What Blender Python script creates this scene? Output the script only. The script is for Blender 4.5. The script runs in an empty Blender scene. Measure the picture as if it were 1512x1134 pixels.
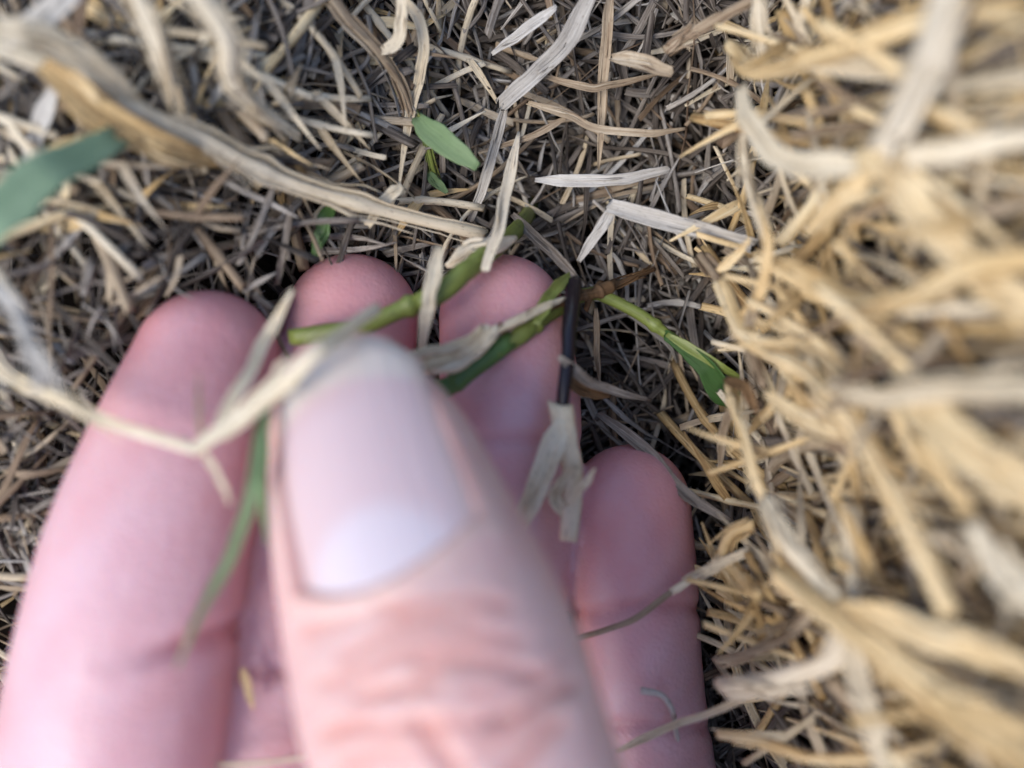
import bpy, math, random
import numpy as np
from mathutils import Vector

random.seed(11)
rng = np.random.default_rng(11)
SC = bpy.context.scene
COL = SC.collection
R = math.radians
MM = 0.001                      # everything below is written in millimetres

# ------------------------------------------------------------------ camera, sky, sun, exposure
CAM_H = 100.0                   # lens height above the floor of the parted turf
HFOV = 62.0
FPX = 756.0 / math.tan(R(HFOV / 2))
cam_d = bpy.data.cameras.new('camera')
cam = bpy.data.objects.new('camera', cam_d)
COL.objects.link(cam)
cam.location = (0, 0, CAM_H * MM)
cam.rotation_euler = (0, 0, 0)
cam_d.sensor_width = 36.0
cam_d.lens = 18.0 / math.tan(R(HFOV / 2))
cam_d.clip_start = 0.002
cam_d.clip_end = 50.0
cam_d.dof.use_dof = True
cam_d.dof.focus_distance = 0.0935
cam_d.dof.aperture_fstop = 7.5
cam_d.dof.aperture_blades = 0
SC.camera = cam

world = bpy.data.worlds.new('World')
SC.world = world
world.use_nodes = True
wn = world.node_tree
sky = wn.nodes.new('ShaderNodeTexSky')
sky.sky_type = 'NISHITA'
sky.sun_disc = False
SUN_EL, SUN_AZ = 55.0, 240.0     # soft light from the left and a little below
sky.sun_elevation = R(SUN_EL)
sky.sun_rotation = R(SUN_AZ)
sky.air_density = 1.0
sky.dust_density = 1.6
wn.links.new(sky.outputs['Color'], wn.nodes['Background'].inputs['Color'])
wn.nodes['Background'].inputs['Strength'].default_value = 0.125
sun_d = bpy.data.lights.new('sun', 'SUN')
sun = bpy.data.objects.new('sun', sun_d)
COL.objects.link(sun)
sun_d.energy = 1.5
sun_d.angle = R(32)
sun_d.color = (1.0, 0.96, 0.9)
_sd = Vector((math.sin(R(SUN_AZ)) * math.cos(R(SUN_EL)), math.cos(R(SUN_AZ)) * math.cos(R(SUN_EL)), math.sin(R(SUN_EL))))
sun.rotation_euler = _sd.to_track_quat('Z', 'Y').to_euler()
sun.location = _sd * 2
SC.view_settings.view_transform = 'Standard'
SC.view_settings.look = 'None'
SC.view_settings.exposure = 1.0
SC.view_settings.gamma = 1.0
SC.view_settings.use_curve_mapping = False
SC.cycles.use_denoising = True
SC.cycles.max_bounces = 8


def at(px, py, z):
    """a picture position of the 1512-wide photograph at height z (mm) -> a place in mm"""
    d = CAM_H - z
    return np.array([(px - 756.0) / FPX * d, (567.0 - py) / FPX * d, z])


def to_px(v):
    d = CAM_H - v[:, 2]
    return np.stack([756 + v[:, 0] / d * FPX, 567 - v[:, 1] / d * FPX], 1)


# ------------------------------------------------------------------ materials
def nt(name):
    m = bpy.data.materials.new(name)
    m.use_nodes = True
    t = m.node_tree
    t.nodes.clear()
    out = t.nodes.new('ShaderNodeOutputMaterial')
    return m, t, out


def N(t, typ, **kw):
    n = t.nodes.new(typ)
    for k, v in kw.items():
        if k in n.inputs.keys():
            n.inputs[k].default_value = v
        else:
            setattr(n, k, v)
    return n


def ramp(t, stops):
    n = t.nodes.new('ShaderNodeValToRGB')
    cr = n.color_ramp
    while len(cr.elements) < len(stops):
        cr.elements.new(0.5)
    for e, (p, c) in zip(cr.elements, stops):
        e.position = p
        e.color = (*c, 1)
    return n


def plant_material(name, stops, transl=0.2, rough=0.6, streak=0.55, spots=0.5, spec=0.3, bump=0.25):
    """dead or living grass: fine veins along the blade, a tone of its own per piece, scattered dark flecks"""
    m, t, out = nt(name)
    L = t.links.new
    uv = N(t, 'ShaderNodeUVMap', uv_map='UVMap')
    at_ = N(t, 'ShaderNodeAttribute', attribute_name='tone')
    oi = N(t, 'ShaderNodeObjectInfo')
    sh = N(t, 'ShaderNodeAttribute', attribute_name='share')
    add = N(t, 'ShaderNodeMath', operation='MULTIPLY_ADD'); L(sh.outputs['Fac'], add.inputs[0]); L(oi.outputs['Random'], add.inputs[1]); L(at_.outputs['Fac'], add.inputs[2])
    fr = N(t, 'ShaderNodeMath', operation='FRACT'); L(add.outputs[0], fr.inputs[0])
    # veins
    mp = N(t, 'ShaderNodeMapping'); mp.inputs['Scale'].default_value = (6.5, 0.13, 1.0)
    off = N(t, 'ShaderNodeCombineXYZ'); L(fr.outputs[0], off.inputs['X']); L(fr.outputs[0], off.inputs['Y'])
    osc = N(t, 'ShaderNodeVectorMath', operation='SCALE'); osc.inputs['Scale'].default_value = 57.0
    L(off.outputs[0], osc.inputs[0])
    L(uv.outputs['UV'], mp.inputs['Vector']); L(osc.outputs[0], mp.inputs['Location'])
    n1 = N(t, 'ShaderNodeTexNoise', Scale=1.0, Detail=3.0, Roughness=0.6); L(mp.outputs[0], n1.inputs['Vector'])
    # blotches
    mp2 = N(t, 'ShaderNodeMapping'); mp2.inputs['Scale'].default_value = (0.7, 0.22, 1.0)
    L(uv.outputs['UV'], mp2.inputs['Vector']); L(osc.outputs[0], mp2.inputs['Location'])
    n2 = N(t, 'ShaderNodeTexNoise', Scale=1.0, Detail=4.0, Roughness=0.65); L(mp2.outputs[0], n2.inputs['Vector'])
    s1 = N(t, 'ShaderNodeMapRange'); s1.inputs['From Min'].default_value = 0.33; s1.inputs['From Max'].default_value = 0.67; L(n1.outputs['Fac'], s1.inputs['Value'])
    s2 = N(t, 'ShaderNodeMapRange'); s2.inputs['From Min'].default_value = 0.30; s2.inputs['From Max'].default_value = 0.70; L(n2.outputs['Fac'], s2.inputs['Value'])
    a = N(t, 'ShaderNodeMath', operation='MULTIPLY'); L(s1.outputs[0], a.inputs[0]); a.inputs[1].default_value = streak * 0.5
    b = N(t, 'ShaderNodeMath', operation='MULTIPLY_ADD'); L(s2.outputs[0], b.inputs[0]); b.inputs[1].default_value = 0.28; L(a.outputs[0], b.inputs[2])
    c = N(t, 'ShaderNodeMath', operation='MULTIPLY_ADD'); L(fr.outputs[0], c.inputs[0]); c.inputs[1].default_value = 0.62; L(b.outputs[0], c.inputs[2])
    d_ = N(t, 'ShaderNodeMath', operation='SUBTRACT'); L(c.outputs[0], d_.inputs[0]); d_.inputs[1].default_value = 0.10 + streak * 0.08
    c = d_
    rp = ramp(t, stops); L(c.outputs[0], rp.inputs['Fac'])
    # flecks of mould and soil
    mp3 = N(t, 'ShaderNodeMapping'); mp3.inputs['Scale'].default_value = (4.5, 1.3, 1.0)
    L(uv.outputs['UV'], mp3.inputs['Vector']); L(osc.outputs[0], mp3.inputs['Location'])
    n3 = N(t, 'ShaderNodeTexNoise', Scale=1.0, Detail=2.0, Roughness=0.5); L(mp3.outputs[0], n3.inputs['Vector'])
    s = N(t, 'ShaderNodeMapRange'); s.inputs['From Min'].default_value = 0.60; s.inputs['From Max'].default_value = 0.70
    s.inputs['To Max'].default_value = spots; L(n3.outputs['Fac'], s.inputs['Value'])
    mx = N(t, 'ShaderNodeMix', data_type='RGBA'); mx.inputs[7].default_value = (0.09, 0.06, 0.04, 1)
    L(s.outputs[0], mx.inputs[0]); L(rp.outputs['Color'], mx.inputs[6])
    bp = N(t, 'ShaderNodeBump', Strength=min(1.0, bump * 2.4), Distance=0.0003); L(n1.outputs['Fac'], bp.inputs['Height'])
    pr = N(t, 'ShaderNodeBsdfPrincipled', Roughness=rough); pr.inputs['Specular IOR Level'].default_value = spec
    L(mx.outputs[2], pr.inputs['Base Color']); L(bp.outputs[0], pr.inputs['Normal'])
    tr = N(t, 'ShaderNodeBsdfTranslucent'); L(mx.outputs[2], tr.inputs['Color'])
    ms = N(t, 'ShaderNodeMixShader'); ms.inputs[0].default_value = transl
    L(pr.outputs[0], ms.inputs[1]); L(tr.outputs[0], ms.inputs[2]); L(ms.outputs[0], out.inputs['Surface'])
    return m


M = {}
M['grey'] = plant_material('weathered_straw', [(0.0, (0.030, 0.023, 0.019)), (0.25, (0.088, 0.071, 0.058)), (0.55, (0.205, 0.176, 0.15)), (0.8, (0.35, 0.318, 0.282)), (1.0, (0.56, 0.525, 0.475))], 0.08, streak=0.8)
M['tan'] = plant_material('tan_straw', [(0.0, (0.10, 0.06, 0.036)), (0.35, (0.26, 0.185, 0.12)), (0.7, (0.42, 0.335, 0.235)), (1.0, (0.60, 0.52, 0.40))], 0.14, streak=0.8)
M['gold'] = plant_material('golden_straw', [(0.0, (0.32, 0.185, 0.075)), (0.3, (0.62, 0.435, 0.205)), (0.65, (0.83, 0.65, 0.38)), (1.0, (0.92, 0.82, 0.59))], 0.24, streak=0.8)
M['pale'] = plant_material('bleached_straw', [(0.0, (0.36, 0.26, 0.15)), (0.3, (0.62, 0.51, 0.35)), (1.0, (0.84, 0.76, 0.60))], 0.2, streak=0.8)
M['white'] = plant_material('silvered_straw', [(0.0, (0.20, 0.18, 0.155)), (0.4, (0.41, 0.38, 0.34)), (1.0, (0.68, 0.655, 0.61))], 0.15, spots=0.35, streak=0.9)
M['cream'] = plant_material('cream_straw', [(0.0, (0.46, 0.35, 0.22)), (0.25, (0.68, 0.58, 0.43)), (1.0, (0.84, 0.78, 0.66))], 0.2, streak=0.7)
M['mid_green'] = plant_material('mid_green_blade', [(0.0, (0.05, 0.12, 0.03)), (0.5, (0.09, 0.19, 0.055)), (1.0, (0.15, 0.27, 0.08))], 0.3, rough=0.45, spots=0.15, bump=0.2)
M['yellow'] = plant_material('yellow_straw', [(0.0, (0.50, 0.34, 0.15)), (0.4, (0.72, 0.56, 0.32)), (1.0, (0.86, 0.76, 0.54))], 0.25, streak=0.7)
M['pale_green'] = plant_material('pale_green_blade', [(0.0, (0.24, 0.36, 0.22)), (0.5, (0.30, 0.43, 0.27)), (1.0, (0.38, 0.50, 0.34))], 0.4, rough=0.5, spots=0.1, bump=0.1)
M['papery'] = plant_material('papery_sheath', [(0.0, (0.52, 0.38, 0.21)), (0.3, (0.78, 0.66, 0.46)), (1.0, (0.92, 0.86, 0.72))], 0.25, streak=0.7)
M['brown'] = plant_material('brown_sheath', [(0.0, (0.06, 0.035, 0.02)), (0.5, (0.17, 0.095, 0.045)), (1.0, (0.32, 0.20, 0.10))], 0.1)
M['green_stem'] = plant_material('green_stolon_skin', [(0.0, (0.13, 0.105, 0.03)), (0.3, (0.17, 0.20, 0.045)), (0.65, (0.24, 0.30, 0.07)), (1.0, (0.36, 0.40, 0.14))], 0.12, rough=0.42, spots=0.55, spec=0.5, bump=0.1)
M['deep_green'] = plant_material('deep_green_stolon', [(0.0, (0.035, 0.085, 0.025)), (0.5, (0.075, 0.16, 0.04)), (1.0, (0.14, 0.23, 0.06))], 0.12, rough=0.4, spots=0.2, spec=0.5, bump=0.1)
M['green_leaf'] = plant_material('green_blade', [(0.0, (0.15, 0.22, 0.10)), (0.5, (0.21, 0.31, 0.15)), (1.0, (0.28, 0.38, 0.21))], 0.35, rough=0.5, spots=0.15, bump=0.2)
M['black_stem'] = plant_material('dark_purple_stem', [(0.0, (0.005, 0.004, 0.006)), (0.6, (0.010, 0.007, 0.012)), (1.0, (0.022, 0.016, 0.022))], 0.0, rough=0.22, spots=0.0, spec=0.4, bump=0.05)


def soil_material():
    m, t, out = nt('dark_soil')
    L = t.links.new
    g = N(t, 'ShaderNodeNewGeometry')
    n1 = N(t, 'ShaderNodeTexNoise', Scale=420.0, Detail=8.0, Roughness=0.65); L(g.outputs['Position'], n1.inputs['Vector'])
    rp = ramp(t, [(0.3, (0.008, 0.006, 0.005)), (0.6, (0.02, 0.014, 0.010)), (0.8, (0.045, 0.032, 0.023))]); L(n1.outputs['Fac'], rp.inputs['Fac'])
    bp = N(t, 'ShaderNodeBump', Strength=0.9, Distance=0.0015); L(n1.outputs['Fac'], bp.inputs['Height'])
    pr = N(t, 'ShaderNodeBsdfPrincipled', Roughness=0.95); pr.inputs['Specular IOR Level'].default_value = 0.1
    L(rp.outputs['Color'], pr.inputs['Base Color']); L(bp.outputs[0], pr.inputs['Normal']); L(pr.outputs[0], out.inputs['Surface'])
    return m


M['soil'] = soil_material()


def skin_material():
    m, t, out = nt('skin')
    L = t.links.new
    g = N(t, 'ShaderNodeNewGeometry')
    ca = N(t, 'ShaderNodeAttribute', attribute_name='skin_tint')
    n1 = N(t, 'ShaderNodeTexNoise', Scale=260.0, Detail=4.0, Roughness=0.6); L(g.outputs['Position'], n1.inputs['Vector'])
    mr = N(t, 'ShaderNodeMapRange'); mr.inputs['From Min'].default_value = 0.35; mr.inputs['From Max'].default_value = 0.7; mr.inputs['To Max'].default_value = 0.32
    L(n1.outputs['Fac'], mr.inputs['Value'])
    mx = N(t, 'ShaderNodeMix', data_type='RGBA', blend_type='MULTIPLY'); mx.inputs[7].default_value = (0.95, 0.74, 0.74, 1)
    L(mr.outputs[0], mx.inputs[0]); L(ca.outputs['Color'], mx.inputs[6])
    n4 = N(t, 'ShaderNodeTexNoise', Scale=95.0, Detail=3.0, Roughness=0.55); L(g.outputs['Position'], n4.inputs['Vector'])
    m4 = N(t, 'ShaderNodeMapRange'); m4.inputs['From Min'].default_value = 0.45; m4.inputs['From Max'].default_value = 0.72; m4.inputs['To Max'].default_value = 0.38
    L(n4.outputs['Fac'], m4.inputs['Value'])
    mx2 = N(t, 'ShaderNodeMix', data_type='RGBA'); mx2.inputs[7].default_value = (0.66, 0.33, 0.32, 1)
    L(m4.outputs[0], mx2.inputs[0]); L(mx.outputs[2], mx2.inputs[6])
    mx = mx2
    v = N(t, 'ShaderNodeTexVoronoi', Scale=1500.0, feature='DISTANCE_TO_EDGE'); L(g.outputs['Position'], v.inputs['Vector'])
    n2 = N(t, 'ShaderNodeTexNoise', Scale=900.0, Detail=5.0); L(g.outputs['Position'], n2.inputs['Vector'])
    wv = N(t, 'ShaderNodeTexWave', Scale=560.0, Distortion=5.0, Detail=1.0); wv.bands_direction = 'DIAGONAL'; wv.inputs['Detail Scale'].default_value = 0.35
    L(g.outputs['Position'], wv.inputs['Vector'])
    ad0 = N(t, 'ShaderNodeMath', operation='ADD'); L(v.outputs['Distance'], ad0.inputs[0]); L(n2.outputs['Fac'], ad0.inputs[1])
    ad = N(t, 'ShaderNodeMath', operation='MULTIPLY_ADD'); L(wv.outputs['Fac'], ad.inputs[0]); ad.inputs[1].default_value = 0.10; L(ad0.outputs[0], ad.inputs[2])
    bp = N(t, 'ShaderNodeBump', Strength=0.35, Distance=0.00022); L(ad.outputs[0], bp.inputs['Height'])
    pr = N(t, 'ShaderNodeBsdfPrincipled', Roughness=0.42)
    pr.inputs['Specular IOR Level'].default_value = 0.42
    pr.inputs['Subsurface Weight'].default_value = 0.45
    pr.inputs['Subsurface Radius'].default_value = (1.0, 0.36, 0.2)
    pr.inputs['Subsurface Scale'].default_value = 0.0022
    L(mx.outputs[2], pr.inputs['Base Color']); L(bp.outputs[0], pr.inputs['Normal']); L(pr.outputs[0], out.inputs['Surface'])
    return m


def nail_material():
    m, t, out = nt('nail_plate')
    L = t.links.new
    ca = N(t, 'ShaderNodeAttribute', attribute_name='nail_tint')
    uv = N(t, 'ShaderNodeUVMap', uv_map='UVMap')
    mp = N(t, 'ShaderNodeMapping'); mp.inputs['Scale'].default_value = (2.6, 0.07, 1.0); L(uv.outputs['UV'], mp.inputs['Vector'])
    n1 = N(t, 'ShaderNodeTexNoise', Scale=1.0, Detail=3.0); L(mp.outputs[0], n1.inputs['Vector'])
    bp = N(t, 'ShaderNodeBump', Strength=0.35, Distance=0.0003); L(n1.outputs['Fac'], bp.inputs['Height'])
    pr = N(t, 'ShaderNodeBsdfPrincipled', Roughness=0.33)
    pr.inputs['Specular IOR Level'].default_value = 0.5
    pr.inputs['Subsurface Weight'].default_value = 0.25
    pr.inputs['Subsurface Radius'].default_value = (1.0, 0.5, 0.35)
    pr.inputs['Subsurface Scale'].default_value = 0.001
    L(ca.outputs['Color'], pr.inputs['Base Color']); L(bp.outputs[0], pr.inputs['Normal']); L(pr.outputs[0], out.inputs['Surface'])
    return m


M['skin'] = skin_material()
M['nail'] = nail_material()


# ------------------------------------------------------------------ geometry helpers
def catmull(P, n):
    P = np.asarray(P, float)
    if len(P) == 2:
        t = np.linspace(0, 1, n)[:, None]
        return P[0] * (1 - t) + P[1] * t
    Q = np.vstack([2 * P[0] - P[1], P, 2 * P[-1] - P[-2]])
    u = np.linspace(0, len(P) - 1 - 1e-9, n)
    i = u.astype(int)
    f = (u - i)[:, None]
    a, b, c, d = Q[i], Q[i + 1], Q[i + 2], Q[i + 3]
    return 0.5 * (2 * b + (c - a) * f + (2 * a - 5 * b + 4 * c - d) * f ** 2 + (3 * b - a - 3 * c + d) * f ** 3)


def frames(C, up=(0, 0, 1), roll=0.0, twist=0.0):
    T = np.gradient(C, axis=0)
    T /= np.linalg.norm(T, axis=1)[:, None] + 1e-12
    up = np.asarray(up, float)
    Ls = np.zeros_like(C); Ns = np.zeros_like(C)
    n = up - T[0] * (up @ T[0])
    if np.linalg.norm(n) < 1e-3:
        n = np.array([0, 1, 0]) - T[0] * T[0][1]
    n /= np.linalg.norm(n)
    for i in range(len(C)):
        n = n - T[i] * (n @ T[i])
        n /= np.linalg.norm(n) + 1e-12
        l = np.cross(T[i], n)
        a = roll + twist * i / max(1, len(C) - 1)
        Ns[i] = n * math.cos(a) + l * math.sin(a)
        Ls[i] = l * math.cos(a) - n * math.sin(a)
    return T, Ls, Ns


class Mesh:
    """collects swept grass pieces, then links them as one mesh object"""
    def __init__(self):
        self.v = []; self.f = []; self.uv = []; self.tone = []; self.n = 0; self.share = False

    def sweep(self, C, W, Th, fold=0.0, roll=0.0, twist=0.0, sides=8, tone=None, frayed=0.0, up=(0, 0, 1), ragged=0.5):
        n = len(C)
        W = np.broadcast_to(np.asarray(W, float), (n,)); Th = np.broadcast_to(np.asarray(Th, float), (n,))
        T, L, Nn = frames(C, up, roll, twist)
        th = np.linspace(0, 2 * np.pi, sides, endpoint=False)
        x = np.cos(th); y = np.sin(th)
        wob = 1 + frayed * rng.normal(0, 1, (n, sides))
        X = W[:, None] / 2 * x[None] * wob
        Y = Th[:, None] / 2 * y[None] + fold * W[:, None] * (np.abs(x)[None] ** 1.25)
        V = C[:, None, :] + L[:, None, :] * X[:, :, None] + Nn[:, None, :] * Y[:, :, None]
        if ragged:
            V[0] -= T[0] * (rng.uniform(-0.2, 1.0, sides) * ragged * W[0])[:, None]
            V[-1] += T[-1] * (rng.uniform(-0.2, 1.0, sides) * ragged * W[-1])[:, None]
        s = np.concatenate([[0], np.cumsum(np.linalg.norm(np.diff(C, axis=0), axis=1))])
        uvv = np.stack([X + Y * 0.6, np.broadcast_to(s[:, None], X.shape)], 2)
        tone = rng.random() if tone is None else tone
        o = self.n
        self.v.append(V.reshape(-1, 3)); self.uv.append(uvv.reshape(-1, 2)); self.tone.append(np.full(n * sides, tone))
        for i in range(n - 1):
            a = o + i * sides; b = a + sides
            for k in range(sides):
                k2 = (k + 1) % sides
                self.f.append((a + k, a + k2, b + k2, b + k))
        self.f.append(tuple(o + k for k in range(sides))[::-1])
        self.f.append(tuple(o + (n - 1) * sides + k for k in range(sides)))
        self.n += n * sides

    def build(self, name, mat, parent=None, origin=(0, 0, 0), link=True):
        V = (np.vstack(self.v) - np.asarray(origin)) * MM
        UV = np.vstack(self.uv)
        me = bpy.data.meshes.new(name)
        me.from_pydata(V.tolist(), [], self.f)
        lay = me.uv_layers.new(name='UVMap')
        li = np.empty(len(me.loops), dtype=np.int32); me.loops.foreach_get('vertex_index', li)
        lay.data.foreach_set('uv', UV[li].astype(np.float32).ravel())
        a = me.attributes.new('tone', 'FLOAT', 'POINT')
        a.data.foreach_set('value', np.concatenate(self.tone).astype(np.float32))
        if self.share:
            me.attributes.new('share', 'FLOAT', 'POINT').data.foreach_set('value', np.ones(len(V), np.float32))
        me.polygons.foreach_set('use_smooth', [True] * len(me.polygons))
        me.materials.append(M[mat] if isinstance(mat, str) else mat)
        me.update()
        if not link:
            return me
        o = bpy.data.objects.new(name, me)
        COL.objects.link(o)
        if parent:
            o.parent = parent
        else:
            o.location = Vector(origin) * MM
        return o


def tag(o, label=None, cat=None, group=None, kind=None):
    if label: o['label'] = label
    if cat: o['category'] = cat
    if group: o['group'] = group
    if kind: o['kind'] = kind
    return o


# ------------------------------------------------------------------ the parted turf: how high the ground stands
def sstep(a, b, x):
    t = np.clip((x - a) / (b - a), 0, 1)
    return t * t * (3 - 2 * t)


def wave(x, y, s):
    return (np.sin(x * 0.11 * s + 1.3) * np.cos(y * 0.13 * s + 0.4) + 0.6 * np.sin(x * 0.21 * s - y * 0.17 * s + 2.1)) / 1.6


def height(x, y):
    x = np.asarray(x, float); y = np.asarray(y, float)
    edge = 2.0 * wave(x * 0, y, 2.0)
    right = 43 * sstep(22.5, 38.5, x + edge)
    left = 22 * sstep(2, -40, x + edge) * sstep(-30, 10, y) + 9 * sstep(-28, -45, x) * sstep(10, -30, y)
    north = 9 * sstep(28, 60, y)
    south = -6 * sstep(-35, -70, y) * (1 - sstep(22, 40, x)) * sstep(-75, -40, x)
    return np.maximum(right, np.maximum(left, north)) + south + 1.3 * wave(x, y, 1.7)


def build_soil():
    xs = np.concatenate([[-1500, -700, -350, -200], np.linspace(-120, 120, 121), [200, 350, 700, 1500]])
    ys = np.concatenate([[-1500, -700, -450, -300], np.linspace(-220, 120, 151), [200, 350, 700, 1500]])
    X, Y = np.meshgrid(xs, ys)
    Z = height(X, Y) - 17 - 3 * np.abs(wave(X, Y, 3.1))
    Z[(np.abs(X) > 400) | (np.abs(Y) > 400)] = 2
    V = np.stack([X, Y, Z], 2).reshape(-1, 3) * MM
    nx, ny = len(xs), len(ys)
    F = [(j * nx + i, j * nx + i + 1, (j + 1) * nx + i + 1, (j + 1) * nx + i) for j in range(ny - 1) for i in range(nx - 1)]
    me = bpy.data.meshes.new('ground')
    me.from_pydata(V.tolist(), [], F)
    me.polygons.foreach_set('use_smooth', [True] * len(F))
    me.materials.append(M['soil'])
    o = bpy.data.objects.new('ground', me)
    COL.objects.link(o)
    o['kind'] = 'structure'
    o['label'] = 'dark damp soil under the thatch'
    return o


build_soil()

# ------------------------------------------------------------------ the hand
FING = {
    # picture x, y, height z of the axis, half width, half thickness (mm)
    'little': [(306, 530, 17, 6.9, 6.2), (270, 650, 20, 8.2, 7.2), (222, 800, 23, 8.9, 7.8), (188, 950, 25, 9.2, 8.0), (158, 1134, 26, 9.5, 8.4),
               (-40, -51, 24, 9.4, 8.8), (-37, -68, 20, 10.5, 10.0)],
    'ring': [(521, 472, 8.0, 7.2, 6.7), (500, 570, 9.5, 7.6, 7.2), (458, 720, 11.5, 7.8, 7.6), (410, 900, 14, 8.0, 7.9), (386, 1060, 16, 8.4, 8.2),
             (-24, -50, 16, 8.8, 8.7), (-20, -76, 12, 10.8, 10.2)],
    'middle': [(742, 470, 8.0, 6.9, 6.6), (752, 570, 9, 7.5, 7.2), (752, 690, 9, 7.6, 7.5), (730, 850, 8.5, 7.9, 7.7), (705, 1000, 8.5, 8.3, 8.2),
               (-2, -52, 9, 8.8, 8.6), (0, -82, 7, 11.2, 10.4)],
    'index': [(930, 745, 7.0, 6.6, 6.2), (934, 850, 7, 7.0, 6.7), (943, 1000, 5.5, 7.1, 7.0), (955, 1134, 5, 7.6, 7.4),
              (17, -56, 5, 8.4, 8.2), (19, -78, 5, 10.8, 10.0)],
    'thumb': [(503, 590, 26.5, 7.2, 5.3), (545, 690, 29.5, 9.2, 6.9), (581, 800, 32.5, 10.1, 8.1), (618, 910, 35.3, 10.8, 8.8), (652, 1010, 37.6, 11.0, 9.6),
              (692, 1134, 39.2, 10.7, 9.8), (3, -44, 38, 10.4, 9.6), (10, -62, 34, 11.5, 11.0), (18, -92, 24, 15.0, 13.5), (22, -122, 17, 16, 14)],
}
AX = {}
for k, rows in FING.items():
    P = []; rx = []; rz = []
    for i, (a, b, z, w, t) in enumerate(rows):
        P.append(at(a, b, z) if abs(b) > 130 or a > 100 else np.array([a, b, z], float))
        rx.append(w); rz.append(t)
    n = 90
    C = catmull(P, n)
    RX = catmull(np.array(rx)[:, None], n)[:, 0]; RZ = catmull(np.array(rz)[:, None], n)[:, 0]
    AX[k] = (C, RX, RZ)


def closed_tube(C, RX, RZ, sides=28, up=(0, 0, 1), roll=0.0, cap0=1.0, cap1=0.6):
    """an elliptic limb with rounded ends; returns verts and faces"""
    T, L, Nn = frames(C, up, roll)
    nc = 9
    rows = []
    def ring(c, l, nn, a, b):
        th = np.linspace(0, 2 * np.pi, sides, endpoint=False)
        return c + l[None] * (np.cos(th) * a)[:, None] + nn[None] * (np.sin(th) * b)[:, None]
    for q in range(nc):                        # start cap
        f = np.pi / 2 * (q + 0.35) / nc
        rows.append(ring(C[0] - T[0] * RX[0] * cap0 * math.cos(f), L[0], Nn[0], RX[0] * math.sin(f), RZ[0] * math.sin(f)))
    for i in range(len(C)):
        rows.append(ring(C[i], L[i], Nn[i], RX[i], RZ[i]))
    for q in range(nc - 1, -1, -1):
        f = np.pi / 2 * (q + 0.35) / nc
        rows.append(ring(C[-1] + T[-1] * RX[-1] * cap1 * math.cos(f), L[-1], Nn[-1], RX[-1] * math.sin(f), RZ[-1] * math.sin(f)))
    V = np.vstack(rows)
    F = []
    for i in range(len(rows) - 1):
        a = i * sides; b = a + sides
        for k in range(sides):
            k2 = (k + 1) % sides
            F.append((a + k, a + k2, b + k2, b + k))
    F.append(tuple(range(sides))[::-1])
    F.append(tuple((len(rows) - 1) * sides + k for k in range(sides)))
    return V, F


def seg_dist(Pt, C):
    """nearest point on a polyline for many points: distance, index"""
    best = np.full(len(Pt), 1e9); idx = np.zeros(len(Pt), int)
    for i in range(len(C)):
        d = np.linalg.norm(Pt - C[i], axis=1)
        m = d < best
        best[m] = d[m]; idx[m] = i
    return best, idx


def poly_px_dist(P2, line):
    line = np.asarray(catmull(np.array(line, float), 24))
    best = np.full(len(P2), 1e9)
    for i in range(len(line) - 1):
        a, b = line[i], line[i + 1]
        ab = b - a
        t = np.clip(((P2 - a) @ ab) / (ab @ ab), 0, 1)
        d = np.linalg.norm(P2 - (a + t[:, None] * ab), axis=1)
        best = np.minimum(best, d)
    return best


THUMB_ROLL = R(10)


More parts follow.
